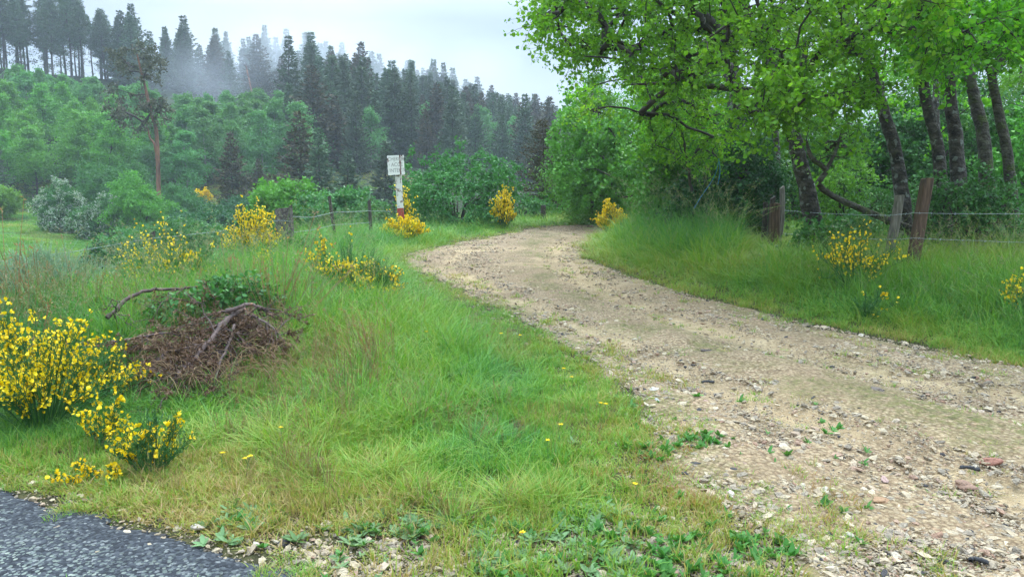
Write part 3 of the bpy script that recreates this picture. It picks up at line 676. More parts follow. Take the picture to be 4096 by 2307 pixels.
# stones
def rock_mesh(seed, mat, sub=1, flat=.6, name='stone'):
    bm = bmesh.new(); bmesh.ops.create_icosphere(bm, subdivisions=sub, radius=.5)
    r = rng(seed); sc_ = np.array([1, r.uniform(.6, .95), flat*r.uniform(.7, 1.1)]); o = r.uniform(0, 50, 3)
    for v in bm.verts:
        c = np.array(v.co); d = 1+.28*math.sin(c[0]*6+o[0])*math.cos(c[1]*5+o[1])+.18*math.sin(c[2]*9+o[2]+c[0]*4)+r.normal(0, .05)
        v.co = Vector(c*d*sc_)
    me = bpy.data.meshes.new(name); bm.to_mesh(me); bm.free(); me.materials.append(mat); return me
def stone_mat(name, inst=True, col=None):
    m, nd, lk = newmat(name)
    tc = nd.new('ShaderNodeTexCoord'); no = nd.new('ShaderNodeTexNoise'); no.inputs['Scale'].default_value = 3.5 if inst else 18; no.inputs['Detail'].default_value = 6; lk.new(tc.outputs['Object'], no.inputs['Vector'])
    if inst:
        a = nd.new('ShaderNodeAttribute'); a.attribute_type = 'INSTANCER'; a.attribute_name = 'tint'
        c = ramp(nd, [(0, (.035, .035, .04)), (.05, (.05, .045, .045)), (.09, (.24, .20, .15)), (.28, (.31, .265, .20)), (.45, (.38, .30, .20)), (.6, (.45, .37, .25)), (.78, (.52, .44, .31)), (.88, (.40, .27, .19)), (.94, (.29, .17, .11)), (1, (.56, .50, .39))])
        lk.new(a.outputs['Fac'], c.inputs['Fac']); col_ = c.outputs[0]
    else: col_ = col
    r_ = ramp(nd, [(.3, (.62, .6, .58)), (.7, (1.12, 1.06, .95))]); lk.new(no.outputs['Fac'], r_.inputs['Fac'])
    cc = mixc(nd, lk, 1., col_, r_.outputs[0], 'MULTIPLY')
    pb = nd.new('ShaderNodeBsdfPrincipled'); pb.inputs['Roughness'].default_value = .8; lk.new(cc, pb.inputs['Base Color'])
    bp = nd.new('ShaderNodeBump'); bp.inputs['Strength'].default_value = .5; bp.inputs['Distance'].default_value = .1 if inst else .01; lk.new(no.outputs['Fac'], bp.inputs['Height']); lk.new(bp.outputs[0], pb.inputs['Normal'])
    o = nd.new('ShaderNodeOutputMaterial'); lk.new(pb.outputs[0], o.inputs['Surface']); return m
SM = stone_mat('gravel_stone')
stone_coll = proto_collection('stone_proto', [rock_mesh(400+i, SM, 1) for i in range(7)])
x, y, r = grass_points(10, 230000, -.76, .80, 2.6, 24)
s1 = sd(x, y, track_poly); s2 = sd(x, y, asph_poly)
rd = np.minimum(seg_dist(x, y, rutA), seg_dist(x, y, rutB)); dmm = seg_dist(x, y, moss_line)
n1 = fbm(x*1.5, y*1.5, 101, 3)
pr = (s1 < .03)*(.9*(1-.8*np.exp(-(rd/.28)**2))*(1-.45*np.exp(-(dmm/.35)**2)))*(.45+.9*sstep(.35, .6, n1))
low_ = (y < 3.9)*(s2 > -.08)*(s1 > 0)*(x > -1.3)
pr = np.maximum(pr, low_*sstep(3.75, 3.2, y)*.85*sstep(.3, .5, n1))
pr = np.maximum(pr, (s1 > 0)*(s1 < .6)*(s2 > 0)*.25*sstep(.6, 0, s1)*(x < xr(y)))
pr = np.maximum(pr, (s2 < .02)*(s2 > -.5)*.30*sstep(-.5, -.05, s2)); pr = np.maximum(pr, (s2 > 0)*(s2 < .35)*.3*(s1 > 0))
m = r.uniform(0, 1, len(x)) < pr; x, y, s1m = x[m], y[m], s1[m]; n = len(x)
size = .0092*np.exp(r.exponential(.42, n))*np.maximum(1, y/4.5)**.75
size = np.minimum(size, .06); big = (x > .5) & (y < 6); size = np.where(big, size*1.05, size)
zz = H(x, y)+np.where(s1m < 0, .014, .002)+size*.07
scatter('gravel', stone_coll, np.stack([x, y, zz], -1), np.stack([r.normal(0, .3, n), r.normal(0, .3, n), r.uniform(0, 6.28, n)], -1),
        np.stack([size, size*r.uniform(.7, 1.1, n), size*r.uniform(.6, 1, n)], -1), r.integers(0, 7, n), {'tint': np.clip(np.where(r.uniform(0,1,n) < .035, .03, r.uniform(.09, 1, n)), 0, 1)}, 'loose pale gravel of the track')
print('stones', n)

# weeds: rosettes
def rosette(seed, n, L, ratio, lift, mat):
    r = rng(seed); g = Geo(); a = np.arange(n)*2.4+r.normal(0, .2, n); el = r.uniform(.1, lift, n)
    D = np.stack([np.cos(a)*np.cos(el), np.sin(a)*np.cos(el), np.sin(el)], -1)
    leaves(g, D*.04*L+[0, 0, .01], L*r.uniform(.6, 1, n), D, seed, .3, ratio, 2.5); return g.mesh('rosette', mat)
def weed_mat(name, c0, c1):
    return foliage(name, [c0, c1], .25, .55, 8, .12)
WA = weed_mat('greygreen_hawkweed', (.11, .20, .07), (.17, .28, .11)); WB = weed_mat('plantain', (.05, .16, .03), (.09, .24, .04))
weed_coll = proto_collection('weed_proto', [rosette(1, 9, 1., .38, .7, WA), rosette(2, 11, 1., .34, .8, WA), rosette(3, 9, 1., .30, .9, WB), rosette(4, 14, 1., .45, 1.1, WB)])
x, y, r = grass_points(12, 9000, -.5, .5, 2.75, 6)
s1 = sd(x, y, track_poly); s2 = sd(x, y, asph_poly)
blob = np.zeros(len(x))
for (bx, by, br) in ((452, 512, .24), (500, 496, .14), (420, 530, .15), (560, 530, .22), (600, 545, .28), (660, 450, .13), (700, 445, .14), (640, 560, .25), (540, 440, .12), (900, 560, .12), (760, 550, .12), (365, 536, .12), (250, 520, .14), (500, 575, .1)):
    gpt = ground(bx, by); blob = np.maximum(blob, np.exp(-(((x-gpt[0])**2+(y-gpt[1])**2)/br**2)))
pr = np.maximum(blob*.6, .02*(s1 > -1.3)*(s2 > -.1)*(y < 5.2)*(x > -2))
m = r.uniform(0, 1, len(x)) < pr; x, y = x[m], y[m]; n = len(x)
sz = r.uniform(.025, .06, n); wi = np.where((r.uniform(0, 1, n) < .72) & (x < .55), r.integers(0, 2, n), r.integers(2, 4, n))
scatter('ground_weeds', weed_coll, np.stack([x, y, H(x, y)+.012], -1), np.stack([r.normal(0, .15, n), r.normal(0, .15, n), r.uniform(0, 6.28, n)], -1), np.stack([sz]*3, -1), wi, {'tint': sz}, 'low leafy weeds in the foreground gravel')
#==PART2==
# ------------------------------------------------------------------ trees grown from a trunk towards twig points
def grow(name, parent, trunks, A, leaf, lm, bm, r0=.005, per=3, tw=.45, lpt=13, lsize=.06, seed=0, lift=.12, sag=.0, trunk_sides=12, from_frac=.3,
         lshape='leaf', pen=.6, branch_name='branches', crown_name='crown', lratio=.95, twr=.0022, step=.3, spread=1., rmin=0.003, tmat=None, rough_trunk=.022):
    """trunks: list of (points, radii). A: Nx3 twig points. Makes trunk / branches / crown children."""
    r = rng(seed)
    tg = Geo(); nodes = []; par = []; trad = []
    for pts, rad in trunks:
        P = catmull(pts, 7); rr = np.interp(np.linspace(0, 1, len(P)), np.linspace(0, 1, len(rad)), rad)
        P2 = P+r.normal(0, 1, P.shape)*rr[:, None]*rough_trunk*2
        tube(tg, P2, rr*(1+r.normal(0, rough_trunk, len(rr))), trunk_sides)
        k0 = int(len(P)*from_frac)
        for i in range(k0, len(P)): nodes.append(P2[i]); par.append(-1); trad.append(rr[i])
    to = tg.obj('trunk', bm, parent, True)
    NP = np.zeros((60000, 3)); n = len(nodes); NP[:n] = nodes
    parl = list(par); chains = []; A = np.asarray(A)
    tp = NP[:n]
    dmin = np.array([np.min(np.linalg.norm(tp-a, axis=1)) for a in A]); order = np.argsort(dmin)
    ends = []; edirs = []
    for ai in order:
        a = A[ai]; dv = a-NP[:n]; d = np.linalg.norm(dv, axis=1)
        cost = d+pen*np.maximum(0, -dv[:, 2])
        if n > len(tp): cost[:len(tp)] += .25*d[:len(tp)]
        p = int(np.argmin(cost)); L = d[p]
        K = max(3, int(L/step)+2); t = np.linspace(0, 1, K)[:, None]
        c = NP[p]+dv[p]*.5+np.array([0, 0, lift*L])+r.normal(0, .09*L, 3)
        Q = (1-t)**2*NP[p]+2*t*(1-t)*c+t*t*a+r.normal(0, .018*L**.5+.004, (K, 3))*np.sin(t*math.pi); Q[:, 2] -= sag*L*np.sin(t[:, 0]*math.pi)
        ch = [p]
        for q in Q[1:]:
            NP[n] = q; parl.append(ch[-1]); ch.append(n); n += 1
        chains.append(ch); ends.append(a); edirs.append(Q[-1]-Q[-2])
    cnt = np.zeros(n); 
    for ch in chains: cnt[ch[-1]] += 1
    for i in range(n-1, -1, -1):
        if parl[i] >= 0: cnt[parl[i]] += cnt[i]
    bg = Geo()
    for ch in chains:
        rad = np.maximum(r0*np.maximum(cnt[ch], 1)**.5, rmin)
        if ch[0] < len(trad): rad = np.minimum(rad, trad[ch[0]]*.62)
        rad[0] = min(rad[0], rad[1]*1.15)
        tube(bg, NP[ch], rad, 5 if rad.max() < .03 else 7, cap=False)
    E = np.array(ends); D = unit(np.array(edirs)); N = len(E)
    # twigs
    T0 = np.repeat(E, per, 0)+r.normal(0, .03, (N*per, 3)); TD = unit(np.repeat(D, per, 0)*.8+r.normal(0, .75*spread, (N*per, 3)))
    tt = np.linspace(0, 1, 4)[None, :, None]; LL = tw*r.uniform(.5, 1.2, (N*per, 1, 1))
    TP = T0[:, None]+TD[:, None]*LL*tt+np.array([0, 0, -1.])*LL*tt**2*r.uniform(0, .5, (N*per, 1, 1))
    if twr: tubes(bg, TP, np.broadcast_to(np.array([twr*1.4, twr*1.1, twr*.8, twr*.4]), (N*per, 4)), 3)
    bo = bg.obj(branch_name, tmat or bm, parent, False)
    f = r.uniform(.05, 1.0, (N*per, lpt))*3; i0 = np.minimum(f.astype(int), 2); fr = (f-i0)[..., None]; ar = np.arange(N*per)[:, None]
    LP = (TP[ar, i0]*(1-fr)+TP[ar, i0+1]*fr).reshape(-1, 3)+r.normal(0, lsize*.45, (N*per*lpt, 3))
    cg = Geo()
    if lshape == 'leaf': leaves(cg, LP, lsize, None, seed+1, .3, lratio, .5, droop=.5)
    else: quads(cg, LP, lsize, lsize*.7, None, seed+1, .4)
    co = cg.obj(crown_name, lm, parent)
    return to, bo, co
def pts_in(poly, n, d0, d1, seed, hole=None):
    """random points inside an image-side polygon between two depths"""
    r = rng(seed); P = np.array(poly, float); out = []
    while len(out) < n:
        px = r.uniform(P[:, 0].min(), P[:, 0].max()); py = r.uniform(P[:, 1].min(), P[:, 1].max())
        if not inside(np.array([px]), np.array([py]), P)[0]: continue
        if hole and any(((px-h[0])/h[2])**2+((py-h[1])/h[3])**2 < r.uniform(.6, 1.1) for h in hole): continue
        out.append(at(px, py, r.uniform(d0, d1)))
    return np.array(out)
def trunk_px(pts, depth, dshift=0):
    n = len(pts); return np.array([at(px, py, depth+dshift*i/max(n-1, 1)) for i, (px, py) in enumerate(pts)])
def world_tree(nm, label, cat, group, trunks, **kw):
    b = trunks[0][0][0]; root = empty(nm, tuple(b), label, cat, group)
    tr = [(np.asarray(p)-b, rd_) for p, rd_ in trunks]; kw['A'] = np.asarray(kw['A'])-b
    grow(nm, root, tr, **kw); return root
def jig(A, amt, seed): return A+rng(seed).normal(0, amt, A.shape)

HOLES = [(616, 100, 19, 26), (600, 86, 12, 8), (652, 62, 18, 6), (552, 38, 8, 5), (572, 28, 10, 6)]
HOLES_R = [(1010, 55, 20, 16), (985, 35, 14, 10), (880, 45, 8, 8)]
# crown regions of the wood edge (image outline, depth range) shared out among the trunks
cr = []
cr.append(pts_in([(540, 2), (550, -70), (700, -90), (720, 50), (690, 92), (640, 62), (572, 62), (556, 38), (542, 18)], 230, 9.5, 13.5, 1, HOLES))
cr.append(pts_in([(556, 78), (700, 70), (720, 150), (668, 160), (640, 130), (585, 112), (560, 92)], 95, 13, 17, 2, HOLES))
cr.append(pts_in([(690, -90), (900, -90), (900, 45), (850, 82), (760, 75), (700, 80)], 210, 8.5, 13, 3, HOLES_R))
cr.append(pts_in([(885, -90), (1110, -90), (1110, 30), (1000, 55), (930, 58), (890, 45)], 165, 7.5, 12.5, 4, HOLES_R))
cr.append(pts_in([(735, 98), (790, 82), (875, 84), (860, 100), (810, 104), (770, 118), (740, 118)], 40, 8.2, 9.6, 5))
cr.append(pts_in([(640, 120), (740, 110), (735, 160), (690, 170), (650, 160)], 40, 14, 18, 6))
cr.append(pts_in([(900, -20), (1060, -20), (1060, 60), (990, 70), (920, 66)], 60, 7.5, 10.5, 14, HOLES_R))
cr = np.concatenate(cr)
# higher part of the crowns, above the picture, that shades the ground under the wood
hi = rng(8); top = np.stack([hi.uniform(2, 12, 40), hi.uniform(12, 18, 40), hi.uniform(5.4, 9.5, 40)], -1)
cr = np.concatenate([cr, top])
TR = [
 ('tree_a', [(742, 205), (738, 128), (730, 60), (728, 10), (722, -60)], 16.0, .8, .165, 'bark', 'mottled grey trunk behind the dark thicket, leftmost of the thick trunks in the wood'),
 ('tree_b', [(822, 208), (806, 186), (797, 150), (788, 112), (770, 62), (748, 15), (735, -50)], 12.5, 0, .125, 'bark', 'leaning trunk with a torn hollow at its foot behind the reddish fence post'),
 ('tree_c', [(908, 198), (898, 165), (886, 120), (874, 80), (866, 48), (870, 5), (872, -60)], 12.8, 0, .10, 'bark', 'dark trunk forking high up, standing behind the grey leaning fence post'),
 ('tree_d', [(948, 200), (938, 150), (926, 100), (920, 60), (912, 10), (905, -60)], 12.2, 0, .085, 'bark', 'left one of the pair of trunks touching at the base behind the tall brown post'),
 ('tree_e', [(962, 200), (957, 150), (951, 105), (949, 60), (955, 10), (952, -60)], 12.4, 0, .10, 'bark', 'right and thicker one of the pair of trunks touching at the base'),
 ('tree_f', [(992, 198), (985, 150), (976, 105), (969, 70), (962, 20), (962, -60)], 13.0, 0, .098, 'bark_moss', 'trunk with dark green moss pads standing right of the twin trunks'),
 ('tree_g', [(1018, 200), (1008, 160), (999, 115), (991, 72), (984, 45), (975, 0)], 11.6, 0, .07, 'bark_moss', 'slim mossy trunk with a forked top near the right edge'),
]
tb = [np.array(trunk_px(t[1], t[2], t[3])) for t in TR]
low = [t[2:] for t in tb]
own = []
for a in cr:
    dd = [np.min(np.linalg.norm((tt-a)*[1, 1, .7], axis=1)) for tt in low]; own.append(int(np.argmin(dd)))
own = np.array(own)
for k, (nm, pp, dep, ds, rb, bk, lab) in enumerate(TR):
    P = tb[k].copy(); P[0] = [P[0][0]+.05, P[0][1], gz(P[0][0], P[0][1])-.15]
    e = P[-1]; P = np.concatenate([P, [e+[.1*(k % 3-1), .3, 1.8], e+[.2, .4, 3.6]]])
    n = len(P); rad = rb*np.array([1.45, 1.08]+list(np.linspace(.98, .3, n-2)))
    trunks = [(P, rad)]
    if nm == 'tree_c':
        f = P[4]; trunks.append((np.array([f-[0, 0, .1], f+[-.28, 0, .35], f+[-.45, .1, 1.1], f+[-.5, .2, 2.4]]), [.1, .085, .07, .03]))
    if nm == 'tree_g':
        f = P[3]; trunks.append((np.array([f, f+[.30, 0, .42], f+[.62, -.1, .95], f+[1.0, -.2, 1.7]]), [.085, .07, .055, .02]))
    if nm == 'tree_b':   # long pale limb crossing right, and one crossing left
        f = P[3]; trunks.append((np.array([f, f+[-.45, -.1, .28], f+[-1.0, -.2, .35], f+[-1.9, -.3, .42], f+[-2.7, -.3, .40]]), [.09, .07, .055, .035, .012]))
    world_tree('aspen_tree', lab, 'tree', 'trees at the edge of the wood', trunks, A=cr[own == k], leaf=0, lm=M['leaf_near'], bm=M[bk], seed=50+k, per=6, tw=.48, lpt=17,
               lsize=.052, from_frac=.42 if k else .35, r0=.0075, twr=.003, tmat=M['bark_dark'])
# the near birches that close the view at the left end of the wood
for nm_, px_, Y_, poly_, n_, d0_, d1_, lb_, sd__ in (
  ('birch_tree', 645, 22.5, [(556, 128), (566, 98), (600, 118), (650, 120), (655, 196), (566, 200), (552, 165)], 190, 21.5, 24.5, 'leafy birch reaching down to the grass beyond the orange yellow broom', 61),
  ('birch_tree', 672, 18.5, [(640, 105), (730, 105), (728, 165), (700, 190), (648, 192), (636, 150)], 150, 17, 20, 'leafy birch reaching low between the bend and the thin black stem', 62)):
    b_ = np.array([(px_-512)/FPX*Y_, Y_, 0.]); b_[2] = gz(b_[0], b_[1])-.1
    world_tree(nm_, lb_, 'tree', None, [(np.array([b_, b_+[.1, 0, 1.2], b_+[-.05, .1, 2.6], b_+[.1, 0, 4.2]]), [.11, .085, .06, .02])],
       A=pts_in(poly_, n_, d0_, d1_, sd__), leaf=0, lm=M['leaf_birch'], bm=M['bark_pale'], seed=sd__, per=5, tw=.5, lpt=16, lsize=.085, from_frac=.1, tmat=M['bark_dark'], step=.5, sag=.03)
for px_, Y_, rb_, lb_, sd__ in ((708, 17.5, .10, 'pale brown straight trunk left of the mottled trunk, deeper in the wood', 71), (776, 17, .085, 'slim dark trunk just left of the hollow leaning trunk', 72), (935, 16, .08, 'slim dark trunk between the forking trunk and the twin trunks, further back', 73)):
    b_ = np.array([(px_-512)/FPX*Y_, Y_, 0.]); b_[2] = gz(b_[0], b_[1])-.1
    world_tree('aspen_tree', lb_, 'tree', 'trees at the edge of the wood', [(np.array([b_, b_+[-.05, 0, 1.5], b_+[-.15, .1, 3.2], b_+[-.1, 0, 5.6]]), [rb_*1.3, rb_, rb_*.8, rb_*.4])],
       A=b_+rng(sd__).normal(0, 1, (26, 3))*[.9, .9, .9]+[-.1, 0, 3.9], leaf=0, lm=M['leaf_near'], bm=M['bark'], seed=sd__, per=5, tw=.5, lpt=14, lsize=.07, from_frac=.45, tmat=M['bark_dark'])
# dark bare limbs hanging in front of the crowns
def bare_limb(label, pts, depth, r0, seed, side=6):
    P = trunk_px(pts, depth); P = catmull(P, 5); g = Geo(); r = rng(seed); b = P[0].copy(); P = P-b
    tube(g, P+r.normal(0, r0*.35, P.shape), np.linspace(r0, r0*.35, len(P)), 7)
    for k in range(side):
        i = r.integers(2, len(P)-1); d = unit(r.normal(size=3)+[0, -.2, .4]); L = r.uniform(.3, .8); t = np.linspace(0, 1, 5)[:, None]
        tube(g, P[i]+d*L*t+np.array([0, 0, -.2])*t**2+r.normal(0, .015, (5, 3)), np.linspace(r0*.4, r0*.1, 5), 4)
    o = g.obj('bare_limb', M['bark_dark'], None, True); o.location = b; return tag(o, label, 'branch')
bare_limb('black crooked bare limb hanging down in front of the mottled leftmost trunk', [(690, 2), (704, 24), (718, 42), (728, 68), (733, 86), (735, 108), (742, 130)], 10.5, .042, 3, 9)
bare_limb('thin black bare stem rising from the grass at the bend of the track', [(692, 192), (688, 170), (685, 150), (683, 132)], 13.5, .030, 4, 5)

# small crooked elder like shrub tree behind the barbed wire
b0 = ground(838, 232, 9); P = np.array([[b0[0], 11.2, gz(b0[0], 11.2)], at(832, 195, 11.2), at(826, 170, 11.2), at(812, 158, 11.2), at(806, 140, 11.3)])
world_tree('crooked_tree', 'thin crooked small tree between the wires and the hollow trunk', 'tree', None,
   [(P, [.06, .045, .04, .035, .02]), (np.array([P[2], at(836, 150, 11.3), at(842, 130, 11.4)]), [.03, .025, .012])],
   A=pts_in([(800, 120), (860, 112), (868, 150), (845, 170), (812, 150)], 30, 10.9, 12.2, 9), leaf=0, lm=M['leaf_spring'], bm=M['bark_moss'], seed=77, per=3, tw=.3, lpt=10, lsize=.05, from_frac=.5)

# ------------------------------------------------------------------ leafy shrubs
def shrub(nm, label, base, rx, ry, rz, n, lm, cat='bush', group=None, lsize=.05, per=4, lpt=12, tw=.35, seed=0, stems=7, zc=.55, bm='bark_dark', shape='leaf', blossom=None, top=1., r0=.004, irregular=.25, spiky=0):
    r = rng(seed); v = unit(r.normal(size=(n, 3))); q = r.uniform(.55, 1.0, n)**.6
    lob = 1+irregular*np.sin(v[:, 0]*3+seed)*np.cos(v[:, 1]*2.7+seed*2)+irregular*.6*np.sin(v[:, 2]*5+v[:, 0]*4+seed)
    A = v*(q*lob)[:, None]*[rx, ry, rz]; A[:, 2] += rz*zc*1.0
    if spiky:
        m = r.uniform(0, 1, n) < .12; A[m, 2] += spiky*r.uniform(.3, 1, m.sum())*(A[m, 2] > rz*.6)
    h0 = H(base[0]+A[:, 0], base[1]+A[:, 1])-base[2]
    A = A[A[:, 2] > h0+.08]
    root = empty(nm, tuple(base), label, cat, group); tr = []
    for k in range(stems):
        a = k*2.4+seed; e = np.array([math.cos(a)*rx*.45, math.sin(a)*ry*.45, rz*(.5+zc)*r.uniform(.5, .9)])
        tr.append((np.array([[math.cos(a)*rx*.08, math.sin(a)*ry*.08, -.15], e*.45+[0, 0, rz*.1], e]), [.02+.018*rz, .014+.012*rz, .006+.005*rz]))
    to, bo, co = grow(nm, root, tr, A, 0, lm, M[bm], r0=r0, per=per, tw=tw, lpt=lpt, lsize=lsize, seed=seed+10, trunk_sides=6, from_frac=.2, lshape=shape, step=.5, twr=0 if base[1] > 20 else .002, lratio=.5 if 'nettle' in lm.name else .8)
    to.name = 'stems'
    if blossom:
        me = co.data; nv = len(me.vertices); c = np.zeros(nv*3, np.float32); me.vertices.foreach_get('co', c); c = c.reshape(-1, 3)
        kk = 6 if shape == 'leaf' else 4; ctr = c.reshape(-1, kk, 3).mean(1); out = unit(ctr-[0, 0, rz*zc]); 
        w = np.linalg.norm((ctr-[0, 0, rz*zc])/[rx, ry, rz], axis=1)
        cl = fbm(ctr[:, 0]*1.3+ctr[:, 1]*.7, ctr[:, 2]*1.6, seed, 3)
        sel = np.nonzero((w > .62) & (cl > blossom[0]) & (r.uniform(0, 1, len(ctr)) < .8))[0]
        bg = Geo(); quads(bg, ctr[sel]+out[sel]*lsize*.4, lsize*blossom[1], lsize*blossom[1]*.8, None, seed+3, .6); bg.obj('blossom', M['blossom'], root)
    return root
def gp(x, y): return np.array([x, y, gz(x, y)])
def on(px, Y): return gp((px-512)/FPX*Y, Y)
# the big willow bush behind the sign
shrub('willow_bush', 'big rounded green bush standing behind the white sign', on(457, 24), 1.75, 1.5, 1.35, 300, M['leaf_bush'], seed=21, lsize=.075, per=5, lpt=14, tw=.42, spiky=.65, zc=.62)
shrub('willow_bush', 'low green bush at the far side of the bend left of the short dark post', on(520, 29), 1.2, 1.0, .55, 90, M['leaf_bush'], seed=22, lsize=.09, per=4, lpt=12)
shrub('willow_bush', 'low green bush in front of the pale birch, right of the short dark post', on(565, 31), 1.4, 1.0, .7, 110, M['leaf_bright'], seed=23, lsize=.09, per=4, lpt=12)
# dark thicket left of the hollow trunk
shrub('thicket', 'dense dark thicket between the mottled trunk and the four old posts', on(742, 15.6), .85, .8, 1.35, 300, M['leaf_dark'], seed=24, lsize=.045, per=5, lpt=16, tw=.4, zc=.7)
shrub('nettle_bank', 'dark nettles growing under the barbed wire behind the posts', on(836, 12.2), .8, .5, .38, 150, M['leaf_nettle'], seed=25, lsize=.075, per=4, lpt=12, tw=.3, stems=10, zc=.4)
shrub('elder_bush', 'light green leafy bush at the foot of the twin trunks', on(968, 10.9), .62, .5, .75, 150, M['leaf_bush'], seed=26, lsize=.045, per=5, lpt=15, tw=.3, zc=.7)
shrub('elder_bush', 'fresh green shrub glowing between the crooked tree and the forking trunk', on(842, 15), .45, .4, .6, 60, M['leaf_spring'], seed=27, lsize=.055, per=4, lpt=12, zc=1.6)
# green mass of shrubs inside the wood
ws = [(690, 19, 1.6, 1.3, 'leaf_bright', 'loose fresh green bush behind the thin black stem'), (640, 27, 2.0, 1.4, 'leaf_bright', 'pale green bush beyond the tall grass at the bend'),
      (800, 20, 1.8, 2.0, 'leaf_birch', 'broad green bush showing behind the hollow trunk'), (868, 19, 1.7, 1.7, 'leaf_bush', 'green bush between the hollow trunk and the forking trunk'),
      (920, 18.5, 1.5, 1.9, 'leaf_dark', 'dark bush behind the forking trunk'), (985, 18, 1.8, 1.9, 'leaf_bush', 'green bush behind the mossy trunks'),
      (1045, 16.5, 1.6, 1.7, 'leaf_bright', 'fresh green bush at the right edge behind the slim trunk'), (1030, 24, 2.2, 3.0, 'leaf_spring', 'tall yellow green bush far behind the slim forked trunk'),
      (895, 13.9, .8, .7, 'leaf_nettle', 'low dark growth round the foot of the forking trunk'), (720, 15.6, 1.1, .8, 'leaf_dark', 'low dark growth left of the dense thicket'),
      (1010, 13.2, .9, .7, 'leaf_nettle', 'low growth between the mossy trunks')]
for k, (px, Y, rx, rz, lm, lb) in enumerate(ws):
    shrub('undergrowth_bush', lb, on(px, Y), rx, rx*.8, rz, int(90+70*rx*rz), M[lm], seed=130+k, lsize=.075 if Y > 15 else .055, per=5, lpt=13, tw=.45, zc=.6, group='bushes inside the wood')
shrub('hawthorn', 'bush with white blossom showing far back between the forking and twin trunks', on(908, 22), 1.6, 1.2, 1.6, 190, M['leaf_bush'], seed=29, lsize=.08, per=5, lpt=12, blossom=(.50, .9), zc=1.0)
shrub('hawthorn', 'white blossoming bush far back beside the slim mossy trunk', on(1005, 23), 1.4, 1.2, 1.3, 150, M['leaf_bush'], seed=30, lsize=.08, per=5, lpt=12, blossom=(.55, .9), zc=1.0)

# ------------------------------------------------------------------ tree kinds of the hillside (one of each, then copies)
def birch_kind(seed, h, w, lm, bark, n=3400, ls=.34, dens=1., bare=.12):
    r = rng(seed); root = empty('birch_tree'); tg = Geo()
    P = np.array([[0, 0, -.4], [r.normal(0, .1), r.normal(0, .1), h*.3], [r.normal(0, .2), r.normal(0, .2), h*.65], [r.normal(0, .25), r.normal(0, .25), h*.97]])
    P = catmull(P, 5); tube(tg, P, np.linspace(.012*h, .01, len(P)), 6, False)
    cg = Geo(); nb = 46; zs = r.uniform(bare, .98, nb)
    for z in zs:
        a = r.uniform(0, 6.28); t = (z-bare)/(1-bare); L = w*(.35+.75*math.sin(min(1, .12+t*1.02)*math.pi*.86+.25))*r.uniform(.6, 1.15)*(1.08-.55*t)
        i = z*(len(P)-1); b = P[int(i)]; e = b+np.array([math.cos(a)*L, math.sin(a)*L, L*r.uniform(.3, .9)])
        q = np.linspace(0, 1, 5)[:, None]; B = b+(e-b)*q+np.array([0, 0, -.25*L])*q**2
        tube(tg, B, np.linspace(.022, .006, 5)*h/8, 3, False)
        m = int(n/nb*dens); s_ = r.uniform(.25, 1.1, m)**.7
        C = b+(e-b)*s_[:, None]+np.array([0, 0, -.25*L])*(s_**2)[:, None]+r.normal(0, .17*L+.12, (m, 3))*[1, 1, .8]
        quads(cg, C, ls, ls*.75, rand_dirs(r, m, .1), r.integers(1e6), .5)
    tg.obj('trunk', M[bark], root, True); cg.obj('crown', M[lm], root); return root
def conifer_kind(seed, h, w, lm, n_wh=30, start=.08, rag=.25, bark='bark_spruce', round_=.75, clump=.5, bare_show=False):
    r = rng(seed); root = empty('conifer_tree'); tg = Geo(); cg = Geo()
    P = np.array([[0, 0, -.5], [r.normal(0, .1), r.normal(0, .1), h*.5], [0, 0, h]]); P = catmull(P, 8); tube(tg, P, np.linspace(.015*h, .015, len(P)), 7, False)
    for k in range(n_wh):
        z = start+(1-start)*(k+r.uniform(-.3, .3))/n_wh; t = (z-start)/(1-start)
        prof = (1-t)**round_*(1 if t > .12 else .65+2.9*t); nb = r.integers(5, 8); a0 = r.uniform(0, 6.28)
        for j in range(nb):
            a = a0+j*6.283/nb+r.normal(0, .2); L = max(.25, w*prof*r.uniform(1-rag*1.6, 1+rag))
            b = np.array([0, 0, z*h]); d = np.array([math.cos(a), math.sin(a), 0]); dr = r.uniform(-.05, .28)
            q = np.linspace(0, 1, 5)[:, None]; B = b+d*L*q+np.array([0, 0, 1.])*L*(-dr*q*1.4+.28*q**3+.12*t*q)
            if L > .5: tube(tg, B, np.linspace(.018, .006, 5)*h/10, 3, False)
            m = max(6, int(L/.06)); s_ = r.uniform(.12, 1.05, m); C = b+d*L*s_[:, None]+np.array([0, 0, 1.])*(L*(-dr*s_*1.4+.28*s_**3+.12*t*s_))[:, None]
            sd_2 = np.cross(d, [0, 0, 1.]); off = r.uniform(-.32, .32, m)*L*(1.1-s_*.7); C = C+sd_2*off[:, None]+r.normal(0, .06, (m, 3))
            D = unit(d*.8+sd_2*np.sign(off)[:, None]*.5+r.normal(0, .35, (m, 3))+[0, 0, .12])
            quads(cg, C, clump, clump*.5, D, r.integers(1e6), 1.2)
    tg.obj('trunk', M[bark], root, True); cg.obj('crown', M[lm], root); return root
